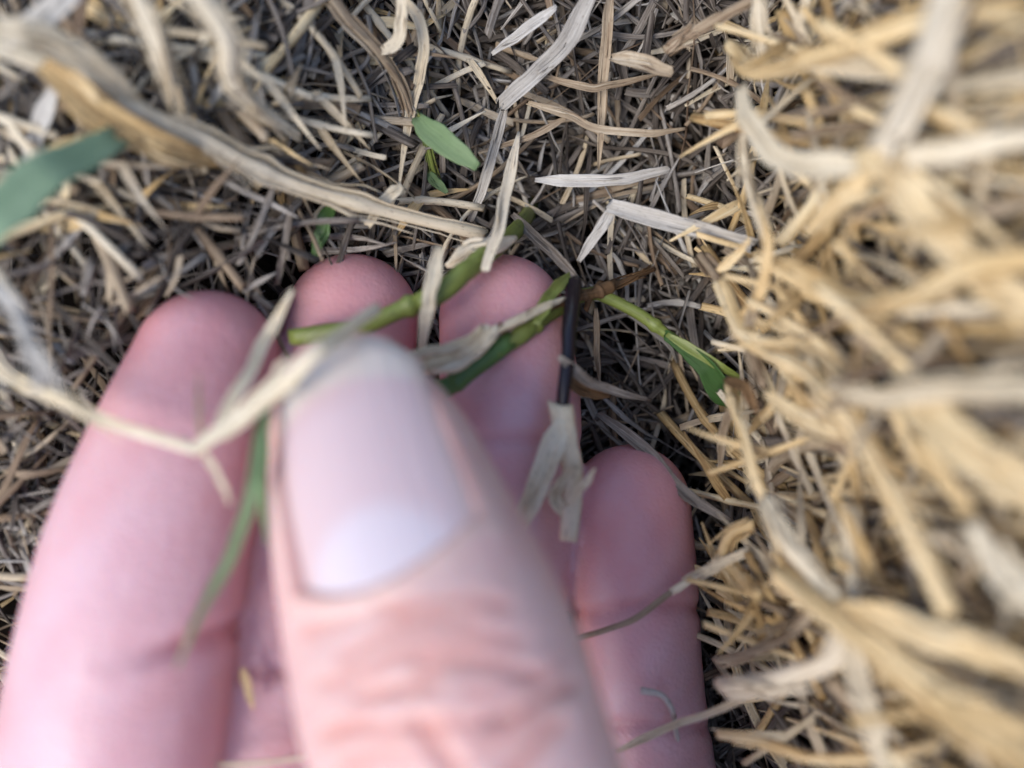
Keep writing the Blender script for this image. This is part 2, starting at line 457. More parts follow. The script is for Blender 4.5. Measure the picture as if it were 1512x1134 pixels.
def build_hand():
    Vs = []; Fs = []; o = 0
    def push(V, F):
        nonlocal o
        Vs.append(V); Fs.extend([tuple(i + o for i in f) for f in F]); o += len(V)
    for k, (C, RX, RZ) in AX.items():
        push(*closed_tube(C, RX, RZ, roll=THUMB_ROLL if k == 'thumb' else 0.0, cap0=1.0 if k != 'thumb' else 0.72))
    # palm: a row of metacarpals swept into the wrist, then the forearm rising towards the viewer
    W = np.array([-6, -150, 20.0])
    for mcp, r in (((-37, -68, 20), 10), ((-20, -76, 12), 11), ((0, -82, 7), 11.2), ((19, -78, 5), 10.6)):
        C = catmull([np.array(mcp, float), (np.array(mcp) * 0.55 + W * 0.45) - np.array([0, 0, 2]), W + np.array([(mcp[0] + 9) * 0.45, 0, 0])], 30)
        push(*closed_tube(C, np.linspace(r + 1, 13, 30), np.linspace(r, 15, 30)))
    C = catmull([np.array([-9, -92, 9.0]), np.array([-8, -120, 12.0]), W], 30)
    push(*closed_tube(C, np.linspace(27, 26, 30), np.linspace(9, 15, 30)))
    C = catmull([W + np.array([0, 12, 0]), W, np.array([-6, -215, 42.0]), np.array([-4, -330, 84.0])], 40)
    push(*closed_tube(C, np.linspace(26, 40, 40), np.linspace(17, 33, 40)))
    V = np.vstack(Vs)
    me = bpy.data.meshes.new('hand_raw')
    me.from_pydata((V * MM).tolist(), [], Fs)
    raw = bpy.data.objects.new('hand_raw', me)
    COL.objects.link(raw)
    md = raw.modifiers.new('r', 'REMESH'); md.mode = 'VOXEL'; md.voxel_size = 0.55 * MM; md.use_smooth_shade = True
    sm = raw.modifiers.new('s', 'SMOOTH'); sm.factor = 0.5; sm.iterations = 9
    dg = bpy.context.evaluated_depsgraph_get()
    res = bpy.data.meshes.new_from_object(raw.evaluated_get(dg))
    bpy.data.objects.remove(raw)
    bpy.data.meshes.remove(me)
    n = len(res.vertices)
    v = np.empty(n * 3); res.vertices.foreach_get('co', v); v = v.reshape(-1, 3) / MM
    nr = np.empty(n * 3); res.vertices.foreach_get('normal', nr); nr = nr.reshape(-1, 3)

    base = np.array([0.66, 0.44, 0.40])
    tint = np.tile(base, (n, 1))
    disp = np.zeros(n)
    flush = np.zeros(n)
    px = to_px(v)
    # which digit each vertex belongs to
    dist = {}; idx = {}
    for k, (C, RX, RZ) in AX.items():
        d, i = seg_dist(v, C[::2]); dist[k] = d - RX[::2][i]; idx[k] = i * 2
    names = list(AX)
    own = np.argmin(np.stack([dist[k] for k in names]), 0)
    for j, k in enumerate(names):
        C, RX, RZ = AX[k]
        m = own == j
        s = np.concatenate([[0], np.cumsum(np.linalg.norm(np.diff(C, axis=0), axis=1))])
        su = s[idx[k]]
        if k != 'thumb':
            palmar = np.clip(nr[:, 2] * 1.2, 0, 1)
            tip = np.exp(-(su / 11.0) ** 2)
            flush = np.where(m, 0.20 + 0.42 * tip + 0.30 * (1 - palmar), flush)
    # redder blotches and paler pads
    blot = wave(v[:, 0] * 2.4, v[:, 1] * 2.0 + v[:, 2], 2.3)
    flush = flush + 0.10 * blot
    # finger creases, as grooves in the flesh
    creases = [
        ('little', [(160, 966), (230, 960), (300, 940), (385, 920)], 17, 0.62),
        ('little', [(150, 985), (215, 976), (270, 955)], 10, 0.35),
        ('ring', [(330, 1000), (400, 990), (470, 1000)], 10, 0.5),
        ('index', [(838, 908), (900, 900), (960, 893), (1035, 900)], 9, 0.40),
        ('index', [(850, 1078), (930, 1070), (1040, 1075)], 9, 0.5),
        ('middle', [(660, 655), (740, 648), (850, 655)], 9, 0.30),
    ]
    for k, line, w, dep in creases:
        m = (own == names.index(k)) & (nr[:, 2] > -0.1)
        d = poly_px_dist(px[m], line)
        g = np.exp(-(d / w) ** 2)
        if k == 'little': g = g * sstep(150, 290, px[m][:, 0])
        disp[m] -= dep * g
        disp[m] += 0.10 * dep * np.exp(-((d - 2.4 * w) / (1.6 * w)) ** 2)
        flush[m] += 0.38 * g * min(1.0, dep + 0.3)
    # thumb: knuckle wrinkles on the back
    tm = (own == names.index('thumb')) & (nr[:, 2] > 0)
    wr = [
        ([(505, 975), (571, 936), (637, 916), (700, 914)], 9, 0.16), ([(620, 986), (690, 975), (737, 983), (795, 1000)], 9, 0.26),
        ([(530, 1030), (587, 1016), (640, 1014)], 9, 0.26), ([(725, 1068), (770, 1049), (804, 1033), (848, 1012)], 8, 0.42),
        ([(606, 1060), (640, 1094), (677, 1140)], 11, 0.36), ([(750, 1140), (794, 1103), (830, 1066)], 9, 0.28),
        ([(560, 893), (637, 892), (690, 884), (750, 896)], 8, 0.12), ([(630, 1063), (700, 1070), (750, 1062)], 9, 0.2),
        ([(470, 1010), (520, 1000), (600, 962), (700, 944), (770, 950)], 9, 0.14), ([(480, 1085), (530, 1072), (590, 1080)], 10, 0.24),
        ([(700, 1110), (740, 1094), (800, 1062)], 8, 0.16), ([(505, 1130), (560, 1112), (610, 1118)], 9, 0.2),
        ([(450, 935), (520, 915), (600, 905)], 7, 0.08), ([(690, 1020), (760, 1018), (830, 985)], 7, 0.1),
    ]
    for line, w, dep in wr:
        d = poly_px_dist(px[tm], line)
        g = np.exp(-(d / w) ** 2)
        disp[tm] -= dep * 1.6 * g
        disp[tm] += 0.25 * dep * np.exp(-((d - 2.6 * w) / (1.5 * w)) ** 2)
        flush[tm] += 2.3 * g * (0.2 + dep)
    v = v + nr * disp[:, None]
    # colour of the skin itself
    isT = own == names.index('thumb')
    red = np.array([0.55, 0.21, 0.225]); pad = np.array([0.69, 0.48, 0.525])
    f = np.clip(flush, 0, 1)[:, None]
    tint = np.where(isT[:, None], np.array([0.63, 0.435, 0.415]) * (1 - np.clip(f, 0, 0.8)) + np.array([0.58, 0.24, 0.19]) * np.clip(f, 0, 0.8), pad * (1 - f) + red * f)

    # ---- nail bed: the plate's own frame on the thumb
    Pp = at(566, 852, 34 + 8.4); Pd = at(476, 508, 26.5 + 3.4)
    T = Pd - Pp; NL = np.linalg.norm(T); T = T / NL
    up = np.array([-math.sin(THUMB_ROLL), 0, math.cos(THUMB_ROLL)])
    Nn = up - T * (up @ T); Nn /= np.linalg.norm(Nn)
    L = np.cross(T, Nn)                       # to the right when looking along the thumb
    if L[0] < 0: L = -L
    r = v - Pp
    a = r @ T; b = r @ L; c = r @ Nn
    def outline(s):                            # half width of the plate along its length s in 0..1
        return 6.75 - 0.9 * s ** 2
    def prox(b):                               # the curved cuticle
        return 2.6 - 2.9 * (1 - np.clip(np.abs(b) / 6.75, 0, 1) ** 2)
    def dist_end(b):                           # the rounded free edge
        return NL + 1.3 - 4.6 * (np.clip(np.abs(b) / 6.2, 0, 1.2) ** 2.6)
    reg = isT & (c > -5) & (nr @ Nn > 0.15) & (a > -6) & (a < NL + 3) & (np.abs(b) < 10)
    fit = isT & (nr @ Nn > 0.3) & (a > -1) & (a < NL - 3) & (np.abs(b) < 6.6)
    A = np.stack([np.ones(fit.sum()), a[fit], b[fit], a[fit] ** 2, a[fit] * b[fit], b[fit] ** 2], 1)
    co = np.linalg.lstsq(A, c[fit], rcond=None)[0]
    def Hn(a, b):
        return co[0] + co[1] * a + co[2] * b + co[3] * a ** 2 + co[4] * a * b + co[5] * b ** 2
    ss = np.clip(a / NL, 0, 1)
    ds = np.abs(b) - outline(ss)               # >0 outside at the sides
    dp = prox(b) - a                           # >0 outside at the cuticle
    dd = a - dist_end(b)
    inside = np.maximum(np.maximum(ds, dp), dd)
    wgt = np.where(reg, 1.0, 0.0)
    sink = sstep(0.5, -0.5, inside) * wgt
    tgt = Hn(a, b) - 0.55
    newc = c + (tgt - c) * sink
    # raised fold around the plate, fullest at the cuticle and along the sides
    side = np.maximum(ds, dp)
    fold = np.exp(-((side - 0.9) / 0.9) ** 2) * wgt * sstep(NL * 0.86, NL * 0.5, a)
    newc += 0.5 * fold * np.clip(nr @ Nn, 0, 1)
    v = v + Nn[None] * (newc - c)[:, None]
    groove = np.exp(-((side - 0.1) / 0.45) ** 2) * wgt * sstep(NL * 0.9, NL * 0.6, a)
    tint = tint * (1 - 0.55 * groove[:, None]) + np.array([0.42, 0.17, 0.15]) * 0.55 * groove[:, None]
    pale = np.exp(-((np.maximum(side, dd) - 1.0) / 0.8) ** 2) * wgt * 0.4       # drier, paler skin on the folds
    tint = tint * (1 - pale[:, None]) + np.array([0.70, 0.54, 0.46]) * pale[:, None]

    res.vertices.foreach_set('co', (v * MM).ravel())
    ca = res.attributes.new('skin_tint', 'FLOAT_COLOR', 'POINT')
    ca.data.foreach_set('color', np.hstack([tint, np.ones((n, 1))]).astype(np.float32).ravel())
    res.materials.clear(); res.materials.append(M['skin'])
    res.polygons.foreach_set('use_smooth', [True] * len(res.polygons))
    res.update()
    res.name = 'hand'
    hand = bpy.data.objects.new('hand', res)
    COL.objects.link(hand)
    tag(hand, 'bare human hand with the thumb pressed over curled fingers parting the dry grass', 'hand')

    # ---- the nail plate, a child of the hand
    na, nb = 44, 30
    top = []; col = []; uvs = []
    for i in range(na):
        for j in range(nb):
            t = -1 + 2 * j / (nb - 1)
            s0 = i / (na - 1)
            bb = t * outline(s0)
            lo, hi = prox(bb) - 0.3, dist_end(bb)
            aa = lo + (hi - lo) * s0
            bb = t * outline(np.clip(aa / NL, 0, 1))
            h = Hn(aa, bb) - 0.05 - 0.35 * abs(t) ** 6 - 0.5 * max(0, (s0 - 0.9) / 0.1) ** 2
            top.append(Pp + T * aa + L * bb + Nn * h)
            # lunula: a pale half moon; free edge: yellowish white
            lun = sstep(0.40, -0.45, ((aa + 0.2) / 5.6) ** 2 + ((bb + 0.3) / 5.6) ** 2 - 1)
            fe = sstep(NL - 5.2, NL - 3.4, aa + 0.045 * bb * bb)
            cc = np.array([0.61, 0.455, 0.475])
            cc = cc * (1 - 0.62 * lun) + np.array([0.65, 0.60, 0.66]) * 0.62 * lun
            cc = cc * (1 - 0.65 * fe) + np.array([0.66, 0.62, 0.55]) * 0.65 * fe
            ed = sstep(0.80, 1.0, abs(t)) * 0.45
            cc = cc * (1 - ed) + np.array([0.60, 0.42, 0.33]) * ed
            col.append(cc); uvs.append((bb, aa))
    top = np.array(top)
    bot = top - Nn * 0.45
    V = np.vstack([top, bot])
    F = []
    K = na * nb
    for i in range(na - 1):
        for j in range(nb - 1):
            q = (i * nb + j, i * nb + j + 1, (i + 1) * nb + j + 1, (i + 1) * nb + j)
            F.append(q); F.append(tuple(K + x for x in q[::-1]))
    rim = [j for j in range(nb)] + [i * nb + nb - 1 for i in range(1, na)] + [(na - 1) * nb + j for j in range(nb - 2, -1, -1)] + [i * nb for i in range(na - 2, 0, -1)]
    for q in range(len(rim)):
        x, y = rim[q], rim[(q + 1) % len(rim)]
        F.append((x, K + x, K + y, y))
    nm = bpy.data.meshes.new('fingernail')
    nm.from_pydata((V * MM).tolist(), [], F)
    import bmesh
    bm = bmesh.new(); bm.from_mesh(nm); bmesh.ops.recalc_face_normals(bm, faces=bm.faces); bm.to_mesh(nm); bm.free()
    lay = nm.uv_layers.new(name='UVMap')
    uvs = np.array(uvs + uvs)
    li = np.empty(len(nm.loops), dtype=np.int32); nm.loops.foreach_get('vertex_index', li)
    lay.data.foreach_set('uv', uvs[li].astype(np.float32).ravel())
    ca = nm.attributes.new('nail_tint', 'FLOAT_COLOR', 'POINT')
    cc = np.array(col + col)
    ca.data.foreach_set('color', np.hstack([cc, np.ones((len(cc), 1))]).astype(np.float32).ravel())
    nm.materials.append(M['nail'])
    nm.polygons.foreach_set('use_smooth', [True] * len(nm.polygons))
    nail = bpy.data.objects.new('fingernail', nm)
    COL.objects.link(nail)
    nail.parent = hand
    return hand


HAND = build_hand()

_axpts = np.vstack([np.hstack([C[::3], RX[::3, None], RZ[::3, None]]) for C, RX, RZ in AX.values()])
_palm = []
for yy in np.arange(-70, -340, -8):
    for xx in (-28, -10, 10):
        zz = 10 if yy > -150 else 10 + (-150 - yy) * 0.37
        _palm.append((xx, yy, zz, 18, 14))
_axpts = np.vstack([_axpts, np.array(_palm)])


def blocked(p, pad=0.4, over=True):
    """would a scrap of grass at p sit inside the hand (or, with over, on top of it)?"""
    d = np.hypot(_axpts[:, 0] - p[0], _axpts[:, 1] - p[1])
    m = d < _axpts[:, 3] + pad
    if not m.any():
        return False
    z = _axpts[m, 2]; rz = _axpts[m, 4]
    half = rz * np.sqrt(np.clip(1 - (d[m] / (_axpts[m, 3] + pad)) ** 2, 0, 1)) + pad
    if over:
        return bool((p[2] > z - half).any())
    return bool((np.abs(p[2] - z) < half).any())


# ------------------------------------------------------------------ thatch on the floor of the gap
def scrap_curve(p, ang, length, tilt, bend, n):
    t = np.linspace(-0.5, 0.5, n)
    dx, dy = math.cos(ang), math.sin(ang)
    lat = bend * length * (t * t - 0.08)
    x = p[0] + dx * t * length - dy * lat
    y = p[1] + dy * t * length + dx * lat
    z = p[2] + math.sin(tilt) * t * length + abs(bend) * length * 0.5 * (0.08 - t * t) * (1 if bend > 0 else -0.6)
    return np.stack([x, y, z], 1)


def scrap(mb, p, layer=0.0, big=1.0, n=5, sides=6, ang=None):
    kind = rng.random()
    length = min(22, max(2.0, rng.lognormal(1.68, 0.62))) * big
    ang = rng.uniform(0, 2 * math.pi) if ang is None else ang
    tilt = rng.normal(0, 0.20)
    bend = rng.normal(0, 0.14) if kind > 0.3 else rng.normal(0, 0.4)
    C = scrap_curve(p, ang, length, tilt, bend, n)
    if kind < 0.45:
        w = rng.uniform(0.2, 0.42); th = w * rng.uniform(0.5, 0.9); fold = 0.0
    else:
        w = rng.uniform(0.4, 1.0); th = rng.uniform(0.07, 0.13); fold = rng.uniform(0.06, 0.40) * rng.choice([-1, 1])
    w *= big ** 0.5
    W = np.full(n, w) * (1 + 0.12 * rng.normal(0, 1, n))
    if rng.random() < 0.5:
        W[-1] *= 0.25; W[-2] *= 0.7
    mb.sweep(C, W, np.full(n, th), fold=fold, roll=rng.normal(0, 0.6), twist=rng.normal(0, 0.7), sides=sides, frayed=0.05)


HOLES = [(rng.uniform(-48, 26), rng.uniform(-45, 50), rng.uniform(1.6, 4.2)) for _ in range(110)]


def in_hole(x, y):
    return any((x - a) ** 2 + ((y - b) * 1.2) ** 2 < r * r for a, b, r in HOLES)


mb = Mesh(); mt = Mesh(); mw = Mesh()
cnt = 0
while cnt < 6600:
    x = rng.uniform(-52, 36); y = rng.uniform(-50, 52)
    dep = (abs(rng.normal(0, 1.7)) if rng.random() < 0.6 else rng.uniform(3, 13)) + 2.4 * max(0.0, float(wave(x, y, 4.3)))
    z = float(height(x, y)) + 1.5 - dep
    if float(height(x, y)) > 9 and x > 0: cnt += 1; continue
    p = np.array([x, y, z])
    if blocked(p, 0.2):
        continue
    if dep < 9 and in_hole(x, y) and rng.random() < 0.88: continue
    u_ = rng.random()
    scrap(mb if u_ < 0.86 else mt if u_ < 0.94 else mw, p, sides=6 if dep < 4 else 4, n=5 if dep < 4 else 4)
    cnt += 1
for o in (mb.build('thatch', 'grey'), mt.build('thatch', 'tan'), mw.build('thatch', 'white')):
    tag(o, None, None, None, 'stuff')
    o['label'] = 'matted layer of short dead grass scraps in the gap'

ml = (Mesh(), Mesh(), Mesh())
k = 0
while k < 620:
    x = rng.uniform(-50, 27); y = rng.uniform(-48, 52)
    h = float(height(x, y))
    if h > 14: k += 1; continue
    L_ = rng.uniform(9, 26)
    n = 11
    a_ = rng.uniform(0, 6.28) + np.cumsum(rng.normal(0, 0.10, n)) + rng.normal(0, 0.5) * np.linspace(0, 1, n) ** 2
    X = x + np.cumsum(np.cos(a_)) * L_ / n; Y = y + np.cumsum(np.sin(a_)) * L_ / n
    Z = height(X, Y) + rng.uniform(-3.5, 2.6) + 0.9 * np.sin(np.linspace(0, 1, n) * math.pi)
    C = np.stack([X, Y, Z], 1)
    k += 1
    if X.max() > 27 or any(blocked(q, 0.4) for q in C): continue
    w = rng.uniform(0.22, 0.75)
    flat = w > 0.42
    ml[(0, 0, 0, 1, 2)[rng.integers(5)]].sweep(C, w * np.interp(np.linspace(0, 1, n), [0, 0.2, 0.7, 1], [0.5, 1, 0.85, 0.15]) * (1 + 0.08 * rng.normal(0, 1, n)), 0.1 if flat else w * 0.7,
                fold=rng.uniform(0.1, 0.4) if flat else 0, roll=rng.normal(0, 0.7), twist=rng.normal(0, 1.4), sides=6)
for q, mat in zip(ml, ('grey', 'white', 'tan')):
    o = tag(q.build('thatch_fibres', mat), None, None, None, 'stuff')
    o['label'] = 'long fine fibres matted through the thatch in the gap'

# fine dust of chopped scraps deep in the gap
mf = Mesh()
for _ in range(700):
    x = rng.uniform(-50, 34); y = rng.uniform(-48, 52)
    p = np.array([x, y, float(height(x, y)) - rng.uniform(2, 10)])
    if blocked(p, 0.2):
        continue
    C = scrap_curve(p, rng.uniform(0, 6.28), rng.uniform(1.0, 4.0), rng.normal(0, 0.4), rng.normal(0, 0.2), 3)
    mf.sweep(C, rng.uniform(0.12, 0.4), 0.1, sides=4, roll=rng.normal(0, 1))
o = mf.build('thatch_crumbs', 'grey')
tag(o, None, None, None, 'stuff')
o['label'] = 'fine crumbs of chopped straw between the larger scraps'

# ------------------------------------------------------------------ loose straws, each an object of its own
protos = []
for i in range(30):
    m1 = Mesh(); m1.share = True
    length = rng.uniform(5, 15)
    bend = rng.normal(0, 0.16) if i % 3 else rng.normal(0, 0.45)
    n = 10
    C = scrap_curve((0, 0, 0), 0.0, length, 0.0, bend, n)
    C[:, 2] += 0.25 * np.sin(np.linspace(0, 5, n) + rng.uniform(0, 6)) * rng.uniform(0.2, 1.4)
    if i % 5 == 2:
        w = rng.uniform(0.45, 0.7); m1.sweep(C, np.full(n, w), w * 0.8, sides=8, tone=0.0)
    else:
        w = rng.uniform(0.5, 1.2)
        W = np.full(n, w) * (1 + 0.07 * rng.normal(0, 1, n))
        if i % 2:
            W[-3:] *= (0.85, 0.6, 0.15)
        m1.sweep(C, W, 0.14, fold=rng.uniform(0.08, 0.34) * rng.choice([-1, 1]), twist=rng.normal(0, 0.9), sides=8, tone=0.0, frayed=0.02)
        if i % 4 == 1:                        # a split running along it
            C2 = C[2:8] + np.array([0, w * 0.75, 0.12])
            C2[:, 1] += np.linspace(0, 0.9, 6) * rng.choice([0.3, 1])
            m1.sweep(C2, np.linspace(0.5, 0.18, 6), 0.1, sides=6, tone=0.12)
    protos.append(m1.build('straw', ('grey', 'grey', 'tan', 'grey', 'pale', 'grey')[i % 6], link=False))
MARKS = [(790, 110, 'split grey blade'), (895, 80, 'upright tan straw'), (948, 95, 'short thick tan straw'), (655, 215, 'cut green blade'), (745, 300, 'bright cream blade'),
         (880, 265, 'level silver blade'), (1000, 330, 'folded bleached blade'), (985, 495, 'green side shoot'), (881, 520, 'slim upright straw'), (1010, 725, 'long grey straw'),
         (1040, 850, 'index fingertip'), (1045, 1040, 'lower index finger'), (1090, 95, 'golden loop'), (1070, 420, 'peeling rim stem'), (1078, 590, 'reddish knot'), (1085, 820, 'curled golden hook'),
         (520, 380, 'ring fingertip'), (474, 335, 'short dark green blade'), (560, 70, 'u bent stem'), (640, 330, 'tan runner end'), (862, 420, 'dark runner joint'), (1000, 190, 'wavy tan straw'),
         (700, 300, 'tail of the split blade'), (430, 230, 'middle of the tan runner'), (1292, 240, 'star shoot'), (1390, 580, 'level cream stem'), (1230, 600, 'branched golden stem'),
         (1330, 985, 'broad golden band'), (1130, 1005, 'bleached bent stem'), (1256, 820, 'upright pale stem'), (1350, 440, 'arcing tan stem'), (1460, 790, 'yellow slanting stem'),
         (1475, 840, 'bright stem by the right edge'), (1200, 1118, 'bowed stem along the bottom'), (1300, 60, 'pale strip beside the loop'), (240, 80, 'pale stem at the top edge'),
         (340, 80, 'broad cream kinked stem'), (60, 30, 'silver straw in the corner'), (80, 260, 'broad green blade'), (250, 370, 'long olive stem'), (60, 420, 'small pale folded blade')]


USED = set()


def own(look, p):
    """a label no other piece has yet: the nearest landmark, else the next nearest"""
    for k in range(6):
        l = look + ' ' + where(p, k)
        if l not in USED and len(l.split()) <= 16:
            USED.add(l)
            return l
    return look + ' ' + where(p)


def where(p, k=0):
    q = to_px(np.asarray(p, float)[None])[0]
    m = sorted(MARKS, key=lambda a: math.hypot(a[0] - q[0], a[1] - q[1]))[k]
    dx, dy = q[0] - m[0], q[1] - m[1]
    if math.hypot(dx, dy) < 26: w = 'against'
    elif abs(dx) > abs(dy): w = 'right of' if dx > 0 else 'left of'
    else: w = 'below' if dy > 0 else 'above'
    return w + ' the ' + m[2]


def lean(a):
    a = math.degrees(a) % 180
    return 'level' if a < 22 or a > 158 else 'slanting up' if a < 68 else 'upright' if a < 112 else 'slanting down'


k = 0
while k < 230:
    px_, py_ = rng.uniform(420, 1100), rng.uniform(-10, 1140)
    g = at(px_, py_, 3.0)
    z = float(height(g[0], g[1])) + rng.uniform(0.8, 2.4)
    p = np.array([g[0], g[1], z])
    if math.hypot(px_ - 975, py_ - 490) < 95 or blocked(p, 2.0) or blocked(p + np.array([2.5, 0, 0]), 1.0) or blocked(p - np.array([2.5, 0, 0]), 1.0) or z > 22:
        continue
    o = bpy.data.objects.new('straw', protos[k % 30])
    o.location = Vector(p) * MM
    rz = rng.uniform(0, 6.28)
    o.rotation_euler = (rng.normal(0, 0.5), rng.normal(0, 0.14), rz)
    COL.objects.link(o)
    look = ('grey', 'grey', 'tan', 'grey', 'cream', 'grey')[k % 6] + (' bowed' if (k % 30) % 3 == 0 else ' split' if (k % 30) % 4 == 1 else ' straight')
    tag(o, own(look + ' straw scrap lying ' + lean(rz), p), 'straw', 'loose scraps of dead grass on the thatch')
    k += 1

# ------------------------------------------------------------------ banks of dead grass either side
def near_shoot(C):
    """keeps loose grass from lying over the living side shoot and its node"""
    C = C[C[:, 2] > 5.0]
    return len(C) > 0 and bool((poly_px_dist(to_px(C), [(870, 430), (960, 478), (1060, 552)]) < 34).any())


def strand(mb, x, y, ang, length, w, lift, n=12, sides=6, curl=0.3):
    t = np.linspace(0, 1, n)
    a = ang + curl * np.sin(t * rng.uniform(1.5, 4) + rng.uniform(0, 6)) + rng.normal(0, 0.3) * t
    ds = length / (n - 1)
    X = x + np.cumsum(np.cos(a)) * ds; Y = y + np.cumsum(np.sin(a)) * ds
    Z = height(X, Y) + lift + rng.uniform(0, 3.5) * np.sin(t * math.pi) + rng.normal(0, 0.35, n).cumsum() * 0.25
    C = np.stack([X, Y, Z], 1)
    if x > 20 and X.min() < 23.5 and abs(y) < 60:
        return False
    if abs(x) < 62 and near_shoot(C):
        return False
    for q in C[::3]:
        if blocked(q, 0.8):
            return False
    flat = rng.random() < 0.5
    W = w * (1 + 0.10 * rng.normal(0, 1, n)) * np.interp(t, [0, 0.75, 1], [1, 0.9, 0.25])
    mb.sweep(C, W, W * (0.22 if flat else 0.85), fold=rng.uniform(0.05, 0.25) if flat else 0, roll=rng.normal(0, 0.6), twist=rng.normal(0, 1.0), sides=sides)
    return True


mg = Mesh(); mtn = Mesh(); mpl = Mesh(); mgy = Mesh()
for _ in range(1700):                           # right bank
    x = rng.uniform(25, 62); y = rng.uniform(-56, 56)
    if rng.random() < 0.15: x = rng.uniform(22, 28)
    ang = rng.normal(2.3, 0.7) + (math.pi if rng.random() < 0.3 else 0)
    tgt = (mg, mg, mg, mtn, mpl, mpl)[rng.integers(6)] if x > 33 else (mtn, mgy)[rng.integers(2)] if x > 30 else mgy
    strand(tgt, x, y, ang, rng.uniform(8, 34), rng.lognormal(-0.35, 0.42), rng.uniform(-10, 4.5), n=16, curl=0.75)
for _ in range(1000):                          # fine curling wisps over the right bank
    x = rng.uniform(34, 58); y = rng.uniform(-56, 56)
    strand((mg, mg, mpl)[rng.integers(3)], x, y, rng.normal(2.3, 1.0) + (math.pi if rng.random() < 0.4 else 0), rng.uniform(6, 22), rng.uniform(0.18, 0.5), rng.uniform(-3, 6), n=14, sides=5, curl=0.9)
for _ in range(620):                           # left bank
    x = rng.uniform(-75, -6); y = rng.uniform(-20, 58)
    if rng.random() < 0.3: x = rng.uniform(-72, -38); y = rng.uniform(-60, 10)
    tgt = (mtn, mgy, mpl, mgy)[rng.integers(4)] if rng.random() < .8 else mtn
    strand(tgt, x, y, rng.normal(-0.6, 0.9) + (math.pi if rng.random() < 0.4 else 0), rng.uniform(8, 24), rng.uniform(0.35, 1.0), rng.uniform(-8, 1.5))
for _ in range(2600):                          # the lawn around, out of the photograph's frame
    x = rng.uniform(-170, 170); y = rng.uniform(-190, 150)
    if abs(x) < 60 and -60 < y < 58: continue
    strand((mg, mtn)[rng.integers(2)], x, y, rng.uniform(0, 6.28), rng.uniform(15, 40), rng.uniform(0.7, 1.6), rng.uniform(-6, 4), n=8, sides=5)
for m_, mat, lab in ((mg, 'gold', 'tangled golden dead grass of the raised bank'), (mtn, 'tan', 'tangled tan dead grass of the banks'), (mpl, 'pale', 'bleached strands tangled in the banks'), (mgy, 'grey', 'weathered strands of the shaded bank')):
    o = m_.build('dead_grass', mat)
    o['kind'] = 'stuff'; o['label'] = lab


# ------------------------------------------------------------------ stems and blades one can point at
def pxw(w, z):
    return w * (CAM_H - z) / FPX


def curve(pts, n):
    return catmull([at(*p) for p in pts], n)


def add_blade(mb, pts, w, fold=0.18, roll=0.0, twist=0.3, tip=0.2, base=0.5, n=None, th=0.16, tone=None, prof=None, strips=True):
    n = n or max(14, 6 * len(pts))
    C = curve(pts, n)
    zz = np.mean([p[2] for p in pts]); W = pxw(w, zz) * (0.86 if strips and w < 45 else 0.8 if strips else 1.0)
    t = np.linspace(0, 1, n)
    k = max(4, 2 * len(pts))
    C = C + np.stack([smooth_noise(n, k), smooth_noise(n, k), smooth_noise(n, k)], 1) * (0.07 * W) * np.sin(t * math.pi)[:, None]
    sh = np.interp(t, [0, 0.2, 0.7, 1], [base, 1, 0.92, tip]) if prof is None else np.interp(t, np.linspace(0, 1, len(prof)), prof)
    wd = W * sh * (1 + 0.015 * rng.normal(0, 1, n) + 0.045 * smooth_noise(n, k))
    tone = rng.uniform(0.4, 0.85) if tone is None else tone
    mb.sweep(C, wd, np.full(n, max(th, W * 0.13)), fold=fold, roll=roll, twist=twist, sides=12, tone=tone, ragged=0.45)
    if strips:                                 # fibres lifting off the blade
        T, L, Nn = frames(C, roll=roll, twist=twist)
        for j in range(4 if w < 45 else 10):
            a = rng.uniform(0, 0.7); b = min(1.0, a + rng.uniform(0.2, 0.5))
            i0, i1 = int(a * (n - 1)), int(b * (n - 1)) + 1
            if i1 - i0 < 5: continue
            q = np.linspace(0, 1, i1 - i0)
            sx = rng.uniform(-0.42, 0.42)
            Cl = C[i0:i1] + L[i0:i1] * (wd[i0:i1] * sx)[:, None] + Nn[i0:i1] * (abs(sx) * 1.0 * fold * wd[i0:i1] + max(th, W * 0.13) * 0.5 + 0.25 * q ** 3 * W)[:, None]
            mb.sweep(Cl, wd[i0:i1] * rng.uniform(0.10, 0.26) * np.interp(q, [0, 0.15, 0.85, 1], [0.3, 1, 0.9, 0.2]), 0.09, sides=6, tone=(tone + rng.uniform(-0.35, 0.25)) % 1, roll=roll)


def smooth_noise(n, k):
    return np.interp(np.linspace(0, 1, n), np.linspace(0, 1, k), rng.normal(0, 1, k))


